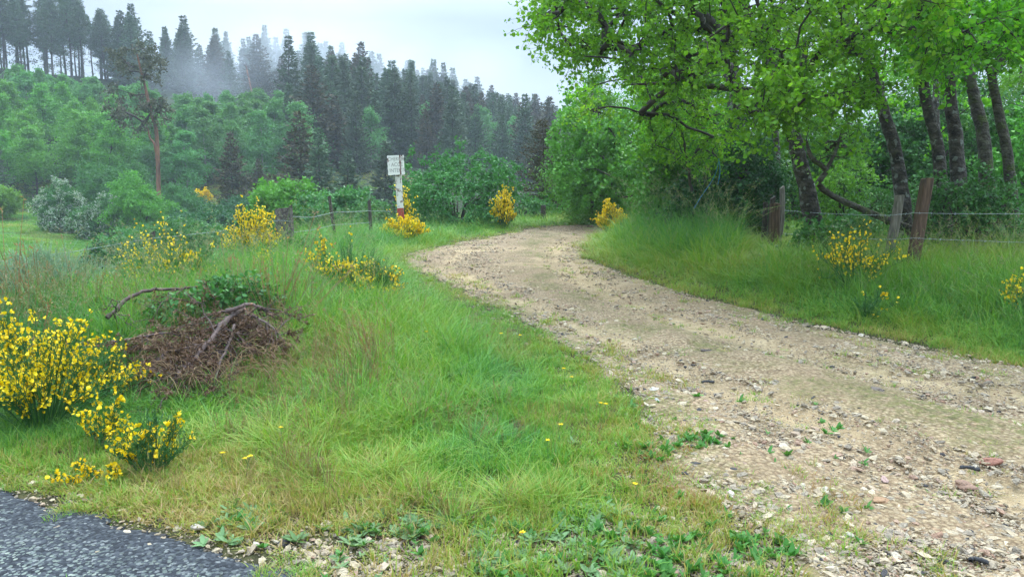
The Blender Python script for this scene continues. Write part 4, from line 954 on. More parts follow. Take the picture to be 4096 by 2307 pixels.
def pine_kind(seed, h, w, start=.42):
    r = rng(seed); root = empty('pine_tree'); tg = Geo(); cg = Geo()
    P = np.array([[0, 0, -.5], [r.normal(0, .25), 0, h*.4], [r.normal(0, .3), r.normal(0, .3), h*.75], [r.normal(0, .3), 0, h]]); P = catmull(P, 7); tube(tg, P, np.linspace(.013*h, .03, len(P)), 7, False)
    for k in range(120):
        t = k/120; z = start+(1-start)*t; prof = (1-t)**.62*(.55+.45*min(1, t/.18)); L = w*max(.14, prof)*r.uniform(.5, 1.15); a = r.uniform(0, 6.28)
        b = P[min(int(z*(len(P)-1)), len(P)-1)]*[1, 1, 0]+[0, 0, z*h]; d = np.array([math.cos(a), math.sin(a), r.uniform(-.2, .3)])
        q = np.linspace(0, 1, 5)[:, None]; B = b+d*L*q; tube(tg, B, np.linspace(.04, .012, 5), 3, False)
        m = int(26*L/w+12); s_ = r.uniform(.3, 1.06, m); C = b+d*L*s_[:, None]+r.normal(0, .2, (m, 3))*[1, 1, .4]
        quads(cg, C, .46, .2, unit(rand_dirs(r, m, .25)+d*.6), r.integers(1e6), 1.)
    for k in range(16):
        z = r.uniform(.1, start); a = r.uniform(0, 6.28); L = r.uniform(.6, 1.9); b = P[int(z*(len(P)-1))]*[1, 1, 0]+[0, 0, z*h]; d = np.array([math.cos(a), math.sin(a), -.15]); tube(tg, np.array([b, b+d*L]), [.035, .01], 3, False)
        if k % 2: C = b+d*L*r.uniform(.4, 1, (14, 1))+r.normal(0, .2, (14, 3)); quads(cg, C, .42, .18, rand_dirs(r, 14), r.integers(1e6), 1.)
    tg.obj('trunk', M['bark_spruce'], root, True); cg.obj('crown', M['needle'], root); return root
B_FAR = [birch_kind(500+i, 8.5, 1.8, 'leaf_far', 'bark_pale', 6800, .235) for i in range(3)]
B_BR = [birch_kind(520+i, 8, 1.6, 'leaf_bright', 'bark_spruce', 7000, .21, bare=.22) for i in range(3)]
CON = [conifer_kind(540, 13, 3.5, 'needle', 34, start=.04, round_=1.0), conifer_kind(541, 13, 2.9, 'needle', 30, start=.05, rag=.38, round_=.95), conifer_kind(542, 13, 3.7, 'needle_brown', 34, start=.04, round_=.85, rag=.32), conifer_kind(543, 13, 3.2, 'needle', 32, start=.06, round_=.85)]
PIN = [pine_kind(560, 15, 2.6, .40), pine_kind(561, 15, 2.2, .5), pine_kind(562, 15, 3.0, .34)]
for b in B_FAR+B_BR: b.name = 'birch_tree'
used = set()
def plant(src, x, y, h, label, cat, group, r, wf=1., z=None, rz=None):
    first = src.name not in used
    o = src if first else copy_tree(src); used.add(src.name)
    base = {'b': 8.3, 'c': 13, 'p': 15}[src.name[0]]; s = h/base
    o.location = (x, y, gz(x, y) if z is None else z); o.rotation_euler = (r.normal(0, .02), r.normal(0, .02), r.uniform(0, 6.28) if rz is None else rz); o.scale = (s*wf, s*wf, s)
    tag(o, label, cat, group); return o
placed = []
def ok(x, y, d):
    for (a, b) in placed:
        if (a-x)**2+(b-y)**2 < d*d: return False
    placed.append((x, y)); return True
r = rng(900)
cand = []
for Y in np.arange(79, 205, 3.6):
    for X in np.arange(-.86*Y, .16*Y, 3.8):
        cand.append((X+r.uniform(-1.5, 1.5), Y+r.uniform(-1.5, 1.5)))
counts = {}
BX = [-60, 0, 60, 130, 180, 230, 280, 300, 318, 330]      # birch / conifer boundary: top row of birch crowns
BYT = [66, 66, 74, 84, 90, 92, 92, 100, 118, 170]
for X, Y in cand:
    u = X/Y
    if u > .14: continue
    yr = np.interp(u, U_K, YK[:, 4]); yfoot = np.interp(u, U_K, YK[:, 3])
    if Y > yr+9 or Y < yfoot-2: continue
    z = gz(X, Y); bx, by, dp = project(np.array([X, Y, z]))
    if bx < -60 or bx > 575: continue
    kind = None
    # tree-top row in the picture
    if bx < 322 and by > np.interp(bx, BX, BYT)+12: kind = 'birch'
    elif bx < 120: kind = 'pine'
    else: kind = 'conifer'
    if kind == 'birch' and bx > 290 and r.uniform() < .5: kind = 'conifer'
    if kind == 'conifer' and bx > 330 and r.uniform() < .07: kind = 'birch'
    if kind == 'pine' and Y < yr-8: continue
    if kind != 'birch' and r.uniform() > (.64 if kind == 'conifer' else 1): continue
    if kind == 'conifer' and bx < 322 and Y > yr+3: continue
    if kind == 'birch':
        h = r.uniform(6.5, 9.0); top = project(np.array([X, Y, z+h]))[1]
        if bx < 322 and top < np.interp(bx, BX, BYT)-6: continue
        bright = Y < 98 and bx < 150
        if bright and bx > 118: bright = r.uniform() < .5
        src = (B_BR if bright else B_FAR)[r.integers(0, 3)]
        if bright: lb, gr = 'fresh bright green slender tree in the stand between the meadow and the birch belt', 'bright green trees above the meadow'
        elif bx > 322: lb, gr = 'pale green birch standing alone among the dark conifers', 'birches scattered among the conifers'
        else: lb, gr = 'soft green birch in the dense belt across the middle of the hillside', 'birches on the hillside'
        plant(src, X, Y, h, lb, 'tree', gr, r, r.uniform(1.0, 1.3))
    elif kind == 'pine':
        if bx > 112 and r.uniform() < .3: continue
        plant(PIN[r.integers(0, 3)], X, Y, r.uniform(12, 16)*(1.05 if bx < 90 else .9), 'tall dark pine with a bare trunk against the sky on the left ridge', 'pine', 'pines on the left ridge', r, r.uniform(.85, 1.15))
    else:
        ridge = Y > yr-6
        h = r.uniform(10, 14.5) if not ridge else r.uniform(10, 15.5); h *= r.uniform(.82, 1.12)*np.interp(bx, [300, 430, 520, 620], [1, .93, .82, .75])
        top = project(np.array([X, Y, z+h]))[1]
        if bx < 322 and not ridge and top > np.interp(bx, BX, BYT)+8 : pass
        src = CON[r.choice(4, p=[.38, .26, .12, .24])] if bx < 322 or Y > 140 else CON[r.choice(4, p=[.3, .2, .3, .2])]
        if bx < 322: lb, gr = 'dark conifer wrapped in mist along the ridge above the birches', 'misty conifers on the ridge'
        elif ridge: lb, gr = 'conifer on the skyline of the ridge falling to the right', 'conifers on the right part of the ridge'
        else: lb, gr = 'dark conifer in the dense forest on the slope behind the sign', 'conifers on the slope behind the sign'
        t_x = project(np.array([X, Y, z+h*.6]))[0]
        zone = 'straight above the meadow and round bushes' if t_x < 372 else 'above the white sign' if t_x < 432 else 'above the big willow bush' if t_x < 505 else 'next to the overhanging leaves'
        zone2 = 'between the pines and the birches' if t_x < 190 else 'over the misty middle of the birches' if t_x < 265 else 'where the birches give way to the forest'
        size_ = 'tall' if h > 12.6 else 'middling' if h > 11 else 'short'
        lb = '%s %s' % (size_, {'dark conifer wrapped in mist along the ridge above the birches': 'dark misty conifer on the ridge '+zone2, 'conifer on the skyline of the ridge falling to the right': 'skyline conifer '+zone, 'dark conifer in the dense forest on the slope behind the sign': ('brown tinged' if src is CON[2] else 'dark green')+' forest conifer '+zone}[lb])
        plant(src, X, Y, h, lb, 'conifer', gr, r, r.uniform(.85, 1.15))
    counts[kind] = counts.get(kind, 0)+1
print(counts)
# single conifers and trees one can tell apart on the lower slope
def solo(src, px, pyb, Y, h, label, cat, wf=1., mat=None):
    o = plant(src, (px-512)/FPX*Y, Y, h, label, cat, None, r, wf, z=None); return o
def up_to(px, pytop, Y): return at(px, pytop, Y)[2]-gz((px-512)/FPX*Y, Y)
for px, pt, Y, src, lb, wf in [
  (236, 132, 71, CON[2], 'dark brownish conifer standing alone at the upper edge of the open scrub', .95),
  (262, 158, 73, CON[2], 'small brown conifer right of the lone conifer at the scrub', .9),
  (302, 112, 67, CON[2], 'tall brown conifer rising behind the round bushes, left of a pair', 1.05),
  (322, 128, 64, CON[0], 'brown conifer close behind the round bushes, right of a pair', 1.),
  (335, 65, 112, CON[1], 'tall dark conifer with a ragged top standing clear of the forest', 1.15),
  (362, 66, 116, CON[3], 'broad dark conifer with a pointed top, next to the ragged one', 1.2),
  (348, 150, 70, CON[0], 'dark green conifer directly left of the signpost on the lower slope', 1.25),
  (385, 140, 72, CON[3], 'dark green conifer right behind the white sign', 1.25),
  (3, 142, 74, CON[1], 'dark conifer at the left edge above the meadow', 1.1)]:
    solo(src, px, 0, Y, up_to(px, pt, Y), lb, 'conifer', wf)
# brown larch like conifers by the birches at the end of the track
for px, pt, Y, lb, wf in [(543, 118, 31, 'brown tinged conifer at the left edge of the pale birches', 1.25), (640, 150, 36, 'low rusty brown conifer half hidden behind the bushes at the bend', 1.5), (652, 118, 44, 'brown conifer showing through the foliage above the bend', 1.3)]:
    o = solo(conifer_kind(600+px, 13, 3.4, 'needle_brown', 40, rag=.4, round_=.55, clump=.32, start=.03), px, 0, Y, up_to(px, pt, Y), lb, 'conifer', wf)
# mid birches, right of the conifer
mb = [(592, 25, 84, 9.5, 'big drooping birch in front of the brown conifer at the end of the track'), (612, 28, 100, 9, 'green birch right of the drooping birch'), (590, 34, 70, 9, 'tall birch behind the drooping birch'), (650, 31, 60, 8, 'birch left of the mottled trunk'),
      (700, 24, 45, 8, 'leafy tree behind the black crooked limb'), (770, 26, 20, 8, 'leafy tree filling the gap left of the hollow trunk'), (830, 25, 10, 8, 'pale green tree behind the fork between two trunks'), (900, 27, 30, 8, 'leafy tree behind the forking trunk'), (885, 21, -30, 8, 'pale leafy tree directly behind the forking trunk'), (940, 22, -20, 8, 'pale leafy tree directly behind the twin trunks'), (1004, 21, 0, 8, 'light leafy tree between the mossy trunks'), (960, 28, 60, 8, 'leafy tree deep in the wood behind the twin trunks'), (1040, 26, 90, 8, 'bright leafy tree behind the slim forked trunk')]
MB = [birch_kind(700+i, 8.3, 2.2, 'leaf_birch', 'bark_spruce', 24000, .115, bare=.0) for i in range(3)]
MS = birch_kind(710, 8.3, 2.1, 'leaf_spring', 'bark_spruce', 14000, .12, bare=.08)
for k, (px, Y, pt, h, lb) in enumerate(mb):
    src = MS if k in (5, 6, 7, 8, 10, 12) else MB[k % 3]
    plant(src, (px-512)/FPX*Y, Y, up_to(px, pt, Y), lb, 'tree', 'leafy trees behind the edge of the wood', r, 1.05 if k else 1.2)

# leaning Scots pine in front of the birch belt
b = on(160, 66); P = [b+[0, 0, -.5], at(157, 140, 66), at(151, 112, 66), at(144, 82, 66), at(139, 62, 66), at(137, 54, 66)]
A = np.concatenate([pts_in([(112, 48), (135, 40), (160, 50), (165, 78), (140, 82), (112, 80), (106, 66)], 26, 64.5, 67.5, 31), pts_in([(110, 85), (136, 80), (150, 105), (145, 135), (112, 138), (108, 110)], 22, 64.5, 67.5, 32), pts_in([(150, 92), (168, 96), (170, 122), (155, 120)], 8, 65, 67, 33)])
world_tree('scots_pine', 'leaning pine with a bare orange trunk in front of the birch belt', 'pine', None, [(np.array(P), [.19, .16, .14, .11, .08, .05])],
   A=A, leaf=0, lm=M['needle_pine'], bm=M['bark_pine'], seed=34, per=6, tw=.8, lpt=13, lsize=.24, lshape='q', from_frac=.4, r0=.028, twr=.01, rmin=.015, tmat=M['bark_spruce'], step=.8, spread=1.)
b = on(163, 66.5)
tg = Geo(); tube(tg, catmull([[0, 0, -.4], at(156, 152, 66.5)-b, at(150, 138, 66.5)-b, at(148, 128, 66.5)-b], 4), np.linspace(.14, .05, 13), 7)
o = tg.obj('dead_pine_stem', M['bark_pine'], None, True); o.location = b; tag(o, 'thin leafless orange stem close beside the leaning pine', 'tree stem')

# valley bushes and trees
V = [
 ('hawthorn', 'rounded hawthorn covered in white blossom at the top of the meadow', 64, 197, 62, 1.75, 2.1, 'leaf_bush', (.40, .9)),
 ('hawthorn', 'second hawthorn with whitish blossom, darker and lower, right of the white one', 106, 204, 60, 1.7, 1.7, 'leaf_bush', (.49, .85)),
 ('field_maple', 'broad fresh green tree with layered boughs right of the hawthorns', 142, 198, 60, 2.6, 2.6, 'leaf_bright', None),
 ('field_maple', 'dark green tree behind the hawthorns below the leaning pine', 118, 178, 68, 3.0, 3.1, 'leaf_bush', None),
 ('sallow_bush', 'round bright green bush behind the stone post', 287, 222, 36, 1.95, 1.75, 'leaf_bright', None),
 ('sallow_bush', 'smaller rounded green bush behind the thin leaning post', 337, 222, 34, 1.25, 1.6, 'leaf_bush', None),
 ('valley_bush', 'low dark green bush below the hawthorns', 138, 248, 46, 2.4, .9, 'leaf_bush', None),
 ('valley_bush', 'low dark bush in the valley right of the mossy post', 190, 242, 40, 2.2, .9, 'leaf_bush', None),
 ('valley_bush', 'low green bush in front of the round bright bush', 245, 238, 36, 1.8, .8, 'leaf_bush', None),
 ('valley_bush', 'spreading dark bush at the lower right corner of the meadow', 132, 262, 36, 1.9, .8, 'leaf_dark', None),
 ('valley_bush', 'green bush in the dip behind the two yellow flowering brooms', 150, 262, 33, 1.8, .8, 'leaf_bush', None),
 ('valley_bush', 'low brownish bush at the right end of the open scrub', 205, 225, 52, 2.2, .8, 'leaf_dark', None),
 ('valley_bush', 'low bush behind the thin posts left of the sign', 365, 232, 33, 1.4, 1.0, 'leaf_bush', None),
 ('valley_bush', 'dark bush under the lone conifer', 250, 212, 66, 2.6, 1.1, 'leaf_dark', None),
 ('valley_bush', 'small green bush at the left end of the open scrub', 178, 205, 70, 2.6, 1.5, 'leaf_bush', None),
 ('young_tree', 'small yellow green sapling at the left end of the meadow fence', 8, 200, 66, .8, 1.2, 'leaf_spring', None),
]
for k, (nm, lb, px, pyb, Y, rx, rz, lm, bl) in enumerate(V):
    far = Y > 30; b = on(px, Y)
    want = at(px, pyb, Y)[2]
    if k in (4, 5): b = np.array([b[0], b[1], b[2]]); rz2 = rz*1.0; zc = (at(px, 220 if k == 4 else 224, Y)[2]-b[2])/rz
    else: zc = max(.5, (at(px, pyb, Y)[2]-b[2])/rz) if k > 3 else .75
    shrub(nm, lb, b, rx, rx*.9, rz, int(90+45*rx*rz), M[lm], seed=160+k, lsize=.17 if Y > 30 else .1, per=6, lpt=15, tw=.6+.15*(rx > 2), zc=min(zc, 4.2), shape='q', blossom=bl, cat='tree' if nm in ('hawthorn', 'field_maple', 'young_tree') else 'bush', group='low bushes in the valley' if nm == 'valley_bush' else None, irregular=.3)

# ------------------------------------------------------------------ brooms
def broom(label, base, w, h, seed, nst=34, dens=1., lean=(0, 0), fl=.024, group='yellow flowering broom bushes', flowers=True, mat='broom_green', nm='broom_bush', inner=.0, thick=1., fzone=.35, dead=0):
    r = rng(seed); root = empty(nm, tuple(base), label, 'bush', group); sg = Geo(); K = 7; t = np.linspace(0, 1, K)
    a = r.uniform(0, 6.28, nst); e = r.uniform(.0, 1, nst)**.7; d = np.stack([np.cos(a)*e*w, np.sin(a)*e*w*.8, h*(1-.55*e*e)*r.uniform(.45, 1.2, nst)], -1)+[lean[0], lean[1], 0]
    b0 = np.stack([np.cos(a)*.08*w, np.sin(a)*.08*w, np.full(nst, -.05)], -1)
    P = b0[:, None]+(d-b0)[:, None]*t[None, :, None]; P[..., 2] += (np.sin(t*math.pi)*.12*h)[None]*e[:, None]
    tubes(sg, P, np.broadcast_to(np.linspace(.006, .0025, K)*thick, (nst, K)), 3)
    nt = 9; N = nst*nt; ii = np.repeat(np.arange(nst), nt); f = r.uniform(.3, .98, N); fi = f*(K-1); i0 = np.minimum(fi.astype(int), K-2); fr = (fi-i0)[:, None]
    B = P[ii, i0]*(1-fr)+P[ii, i0+1]*fr; od = unit(d[ii]*[1, 1, .6]); TD = unit(od*.5+r.normal(0, .33, (N, 3))+[0, 0, .85]); L = h*r.uniform(.16, .36, N)
    t2 = np.linspace(0, 1, 5); TP = B[:, None]+TD[:, None]*(L[:, None]*t2[None])[..., None]+r.normal(0, .006, (N, 5, 3)); tubes(sg, TP, np.broadcast_to(np.linspace(.0028, .0014, 5)*thick, (N, 5)), 3)
    so = sg.obj('stems', M[mat], root)
    # tiny leaves along the twigs
    m = 10; q = r.uniform(.0, 1, (N, m))*4; j0 = np.minimum(q.astype(int), 3); qf = (q-j0)[..., None]; ar = np.arange(N)[:, None]
    LP = (TP[ar, j0]*(1-qf)+TP[ar, j0+1]*qf).reshape(-1, 3)+r.normal(0, .006, (N*m, 3)); lg = Geo()
    quads(lg, LP, .022*thick**.5, .007*thick**.5, unit(r.normal(0, .5, (N*m, 3))+[0, 0, .9]), seed+1, .2); lg.obj('foliage', M[mat], root)
    if flowers:
        fbv = fbm(TP[:, 2, 0]*3.3/max(h, .5), TP[:, 2, 2]*3.3/max(h, .5)+TP[:, 2, 1]*2, seed, 2)
        sel = np.nonzero((fbv > .5-.28*dens) & (TP[:, 4, 2] > h*fzone*.55))[0]
        if len(sel):
            mf = max(2, int(7*dens)); q = r.uniform(.15, 1.02, (len(sel), mf))*4; q = np.minimum(q, 3.999); j0 = q.astype(int); qf = (q-j0)[..., None]; ar = sel[:, None]
            FP = (TP[ar, j0]*(1-qf)+TP[ar, j0+1]*qf).reshape(-1, 3); n = len(FP); fd = unit(r.normal(0, 1, (n, 3))*[1, 1, .4]); FP = FP+fd*fl*.45
            fg = Geo()
            for kk, (dz, sc_, rt) in enumerate(((.9, 1.0, 1.05), (.1, .95, .55), (-.35, .8, .7))):
                leaves(fg, FP, fl*sc_, unit(fd+[0, 0, dz]+r.normal(0, .15, (n, 3))), seed+kk, .5, rt, .2)
            fo = fg.obj('flowers', M['broom_flower'], root); fo['kind'] = 'stuff'
    return root
def bp(px, py, ymin=0): return ground(px, py, ymin)
broom('big broom bush thick with yellow flowers at the left edge of the verge', bp(42, 430), .56, .66, 1, 66, .5, (-.02, .05), .022)
broom('left edge broom thick with flowers, half outside the picture', gp(-3.8, 4.75), .40, .62, 12, 44, .55, (.0, .1), .022)
broom('loose broom sprays with fewer flowers right of the big broom', bp(98, 405), .30, .42, 2, 26, .25, (.12, 0), .022)
broom('small broom low down near the asphalt, flowers in its lower right', bp(152, 474), .24, .32, 3, 26, .36, (.0, 0), .021, fzone=.2)
broom('tiny broom spray lying toward the asphalt below the small broom', bp(112, 480), .18, .09, 4, 6, .5, (-.10, -.05), .022, fzone=0)
broom('small broom upper part left of the brown dead branches', bp(106, 452), .16, .34, 5, 13, .35, (-.05, .05), .023)
broom('sparse broom below the mossy fence post', on(172, 9.4), .62, .82, 6, 44, .42, (0, 0), .028, thick=1.2)
broom('broom with scattered flowers left of the sparse broom', on(140, 9.0), .45, .60, 13, 28, .26, (0, 0), .026, thick=1.2)
broom('dense yellow broom leaning against the left side of the stone post', on(250, 12.4), .52, .86, 7, 50, .8, (.06, 0), .03, thick=1.4)
broom('faded orange yellow broom in the grass below the stone post', on(266, 10.6), .26, .42, 8, 22, .6, (0, 0), .028, thick=1.3)
broom('broom with drooping sprays right of the stone post beside the track', on(350, 8.9), .50, .66, 9, 48, .2, (.0, 0), .028, thick=1.2)
broom('upright broom spray with flowers in a row right of the stone post', on(328, 9.5), .20, .72, 14, 9, .55, (-.12, 0), .028, thick=1.2)
broom('bright yellow broom round the foot of the white sign', on(402, 18.0), .66, .50, 10, 60, .85, (.1, 0), .042, thick=1.8)
broom('upper broom sprays right behind the signpost', on(402, 19.6), .36, 1.15, 15, 20, .55, (.03, 0), .04, thick=1.8, fzone=.7)
broom('yellow broom at the right side of the willow bush', on(504, 22.8), .42, 1.0, 11, 34, .85, (0, 0), .05, thick=1.9)
broom('orange yellow broom on the far bank at the bend', on(609, 21.0), .44, .74, 16, 50, .75, (0, 0), .05, thick=2)
broom('upright broom with yellow sprays in front of the wires, left of the tall post', on(858, 9.0), .66, .84, 17, 30, .28, (0, 0), .03, thick=1.1)
broom('low broom sprays in the grass under the upright broom', on(872, 8.0), .26, .34, 18, 12, .3, (.05, -.1), .028, thick=1.1)
broom('broom with a few yellow flowers at the right edge of the picture', on(1026, 7.4), .24, .46, 19, 20, .4, (.05, 0), .028, thick=1.1)
broom('distant broom patch in flower at the top of the open scrub', on(203, 76), 1.3, 1.3, 20, 30, .8, (0, 0), .17, thick=5)
broom('silvery grey green broom mound without flowers left below the fence', on(58, 10.2), 1.05, .84, 21, 320, 1, (-.3, .2), mat='broom_silver', flowers=False, nm='silver_broom', group=None, thick=1.8)
broom('silvery mound at the left edge behind the flowering broom', on(-10, 9.8), .8, .80, 22, 180, 1, (0, .2), mat='broom_silver', flowers=False, nm='silver_broom', group=None, thick=1.8)
broom('green rushy broom without flowers below the silvery mound', on(60, 8.4), .75, .42, 23, 90, 1, (0, 0), flowers=False, nm='broom_bush', group=None, thick=1.3)
broom('green broom mostly out of flower beside the left edge of the track', on(378, 8.6), .36, .46, 24, 66, .05, (0, 0), .028, thick=1.2, group=None)

# ------------------------------------------------------------------ fences
def post_mesh(h, w, d, mat, seed, name, parent=None, lean=(0, 0), base=(0, 0, 0), taper=.95, rough=.012, chamf=.15, split=False):
    bm = bmesh.new(); n = 14; r = rng(seed); ring = []; sh = [(-1, -.7), (-.7, -1), (.7, -1), (1, -.7), (1, .7), (.7, 1), (-.7, 1), (-1, .7)]
    bow = r.normal(0, rough*.8, 2)
    for i in range(n):
        t = i/(n-1); s = 1+(taper-1)*t; z = -.25+(h+.25)*t
        cx = lean[0]*max(z, 0)+bow[0]*math.sin(t*3.1)+r.normal(0, rough*.15); cy = lean[1]*max(z, 0)+bow[1]*math.sin(t*3.1)
        row = []
        for a, b_ in sh:
            k = 1+r.normal(0, rough*.9)
            zz = z+(r.normal(0, min(w*.06, .008))+(w*.25*a if split else w*.02*a) if i == n-1 else 0)
            row.append(bm.verts.new((cx+a*w/2*s*k, cy+b_*d/2*s*k, zz)))
        ring.append(row)
    for i in range(n-1):
        for j in range(8): bm.faces.new((ring[i][j], ring[i][(j+1) % 8], ring[i+1][(j+1) % 8], ring[i+1][j]))
    bm.faces.new(ring[-1]); bm.faces.new(ring[0][::-1])
    me = bpy.data.meshes.new(name); bm.to_mesh(me); bm.free(); me.materials.append(mat)
    o = link(bpy.data.objects.new(name, me), parent); o.location = base; return o
def wire(name, pts, parent, rad, mat, seed, sag=.02, barbs=.11, origin=(0, 0, 0), twist=True):
    r = rng(seed); g = Geo(); O = np.array(origin)
    for a, b in zip(pts[:-1], pts[1:]):
        a = np.array(a)-O; b = np.array(b)-O; L = np.linalg.norm(b-a); K = max(6, int(L/.15)); t = np.linspace(0, 1, K)
        P = a+(b-a)*t[:, None]; P[:, 2] -= sag*L*.25*np.sin(t*math.pi)+r.normal(0, .003, K)*np.sin(t*math.pi)
        tube(g, P, rad, 4, False)
        if barbs:
            nb = int(L/barbs); tb_ = (np.arange(nb)+.5)/nb; Q = a+(b-a)*tb_[:, None]; Q[:, 2] -= sag*L*.25*np.sin(tb_*math.pi); ax_ = unit(b-a)
            for s_ in (-1, 1):
                D = r.normal(0, 1, (nb, 3)); D = unit(D-(D @ ax_)[:, None]*ax_)*.016; PP = np.stack([Q-D, Q, Q+D], 1)+ax_*s_*.004; tubes(g, PP, np.full((nb, 3), rad*.8), 3)
            tube(g, np.stack([Q-ax_*.008, Q+ax_*.008], 1).reshape(-1, 3)[:2], rad, 3, False)
    return g.obj(name, mat, parent)
def pz(px, py, Y): return at(px, py, Y)
# right hand fence
b_t = gp((913-512)/FPX*9.5, 9.5); b_r = gp((774-512)/FPX*13.5, 13.5)
rf = empty('wire_fence', tuple(b_t), 'barbed wire fence with square brown posts along the right hand bank', 'fence'); O = b_t
def top_h(px, py, Y, b): return at(px, py, Y)[2]-b[2]
p = post_mesh(top_h(921, 178, 9.5, b_t), .14, .13, M['post_brown'], 1, 'fence_post', rf, ((921-910)/FPX*9.5/1.35, 0), (0, 0, 0), .93); p['label'] = 'tall reddish brown square post'
p = post_mesh(top_h(776, 203, 13.5, b_r), .165, .14, M['post_brown'], 2, 'fence_post', rf, (-.02, 0), tuple(b_r-O), .97); p['label'] = 'short reddish brown post at the far end'
b_g = gp((885-512)/FPX*10.2, 10.2)
p = post_mesh(top_h(898, 195, 10.2, b_g), .115, .10, M['post_grey'], 3, 'fence_post', rf, ((898-884)/FPX*10.2/1.2, 0), tuple(b_g-O), .9); p['label'] = 'weathered grey post leaning to the right'
b_x = gp(8.6, 8.6); post_mesh(1.2, .13, .12, M['post_brown'], 4, 'fence_post', rf, (.02, 0), tuple(b_x-O), .95)
for wy, sd_n in (((210, 215, 212.6, 213.4), 1), ((233, 239, 237.5, 242.4), 2)):
    wire('barbed_wire', [pz(784, wy[0], 13.4), pz(888, wy[1], 10.12), pz(914, wy[2], 9.41), pz(1040, wy[3], 8.5)], rf, .0026, M['wire'], sd_n, .02, .12, O)
# old loose posts behind the short reddish one
def loose_post(label, px, pt, Y, w, lean, mat, seed, split=False):
    b = on(px, Y); o = post_mesh(at(px, pt, Y)[2]-b[2], w, w*.85, M[mat], seed, 'old_post', None, (lean, 0), tuple(b), .82, .02, split=split); return tag(o, label, 'post')
loose_post('leftmost thin grey old post of the cluster of four, lowest top', 764, 202, 14.2, .10, .0, 'post_dark', 11)
loose_post('dark rotten post between the thin grey and the reddish one', 770, 197, 14.0, .11, .02, 'post_dark', 12, True)
loose_post('thin weathered grey stake sticking up behind the short reddish post', 777, 187, 14.1, .10, .045, 'post_grey', 13, True)
loose_post('short dark post far off at the bend of the track beyond the gravel', 543, 205, 27, .22, 0, 'post_dark', 14)
# left hand fence
b_s = on(285, 13.6); lf = empty('wire_fence', tuple(b_s), 'old wire fence with a thick stone post and thin stakes above the valley', 'fence'); O = b_s
p = post_mesh(at(284, 208, 13.6)[2]-b_s[2], .30, .26, M['post_stone'], 21, 'stone_post', lf, (0, 0), (0, 0, 0), .92, .012); p['label'] = 'thick rough stone post with pale lichen'
def stake(px, pt, pb, Y, w, mat, seed, lab, leanpx=0):
    b = on(px, Y); q = post_mesh(at(px, pt, Y)[2]-b[2], w, w*.9, M[mat], seed, 'fence_post', lf, (leanpx/FPX*Y/1.2, 0), tuple(b-O), .8, .02, split=True); q['label'] = lab
    return b
stake(153, 232, 255, 14.2, .115, 'post_dark', 22, 'short square mossy post')
stake(292, 205, 262, 13.9, .07, 'post_dark', 23, 'thin dark stake touching the stone post')
stake(335, 196, 246, 16.0, .075, 'post_dark', 24, 'thin dark stake leaning to the left', -5)
stake(371, 200, 241, 18.0, .085, 'post_dark', 25, 'thin dark stake left of the sign', -1)
b2 = on(-40, 13.2); q = post_mesh(1.0, .11, .1, M['post_dark'], 26, 'fence_post', lf, (0, 0), tuple(b2-O), .9)
wires = [[(-40, 266, 13.1), (75, 251, 13.5), (151, 238, 14.1), (220, 231, 13.8), (278, 220, 13.45), (291, 221, 13.5)],
         [(60, 276, 13.4), (151, 254.5, 14.1), (215, 249, 13.8), (282, 241, 13.45)],
         [(291, 216, 13.7), (312, 217, 14.6), (333, 212, 15.9), (370, 210.5, 17.9), (398, 211, 20)],
         [(291, 232, 13.7), (310, 230, 14.6), (333, 224.5, 15.9), (370, 222, 17.9)],
         [(291, 243.5, 13.7), (333, 239, 15.9), (370, 236, 17.9)]]
for k, wpts in enumerate(wires):
    wire('fence_wire', [pz(*a) for a in wpts], lf, .0048, M['wire_old'], 40+k, .01, .14, O)

# ------------------------------------------------------------------ the rusty sign
Ys = 19.0
sb = on(402, Ys); sroot = empty('warning_sign', tuple(sb), 'old white sign board with faded words on a flaking post with a red foot', 'sign')
def sgn_mat(name, base, rust, thr, scale=7):
    m, nd, lk = newmat(name); tc = nd.new('ShaderNodeTexCoord')
    no = nd.new('ShaderNodeTexNoise'); no.inputs['Scale'].default_value = scale; no.inputs['Detail'].default_value = 6; no.inputs['Roughness'].default_value = .65; lk.new(tc.outputs['Object'], no.inputs['Vector'])
    c = mixc(nd, lk, ramp_out(nd, lk, no.outputs['Fac'], thr, thr+.05), base, rust)
    pb = nd.new('ShaderNodeBsdfPrincipled'); pb.inputs['Roughness'].default_value = .6; lk.new(c, pb.inputs['Base Color'])
    o = nd.new('ShaderNodeOutputMaterial'); lk.new(pb.outputs[0], o.inputs['Surface']); return m
SW = sgn_mat('chipped_white_paint', (.68, .67, .60), (.30, .16, .09), .66); SP = sgn_mat('flaking_white_post_paint', (.58, .57, .50), (.19, .14, .10), .54, 9); RED = sgn_mat('faded_red_paint', (.30, .035, .025), (.12, .07, .05), .6, 12); RU = sgn_mat('rust', (.12, .04, .025), (.2, .08, .04), .55, 12)
topP = at(396.5, 155, Ys)-sb; hs = topP[2]; lx = topP[0]
tilt = math.atan2(-lx, hs)
sp = empty('sign_frame_pivot'); bpy.data.objects.remove(sp)
ax_u = np.array([lx, 0, hs])/math.hypot(lx, hs); ax_r = np.array([ax_u[2], 0, -ax_u[0]]); S_L = math.hypot(lx, hs)
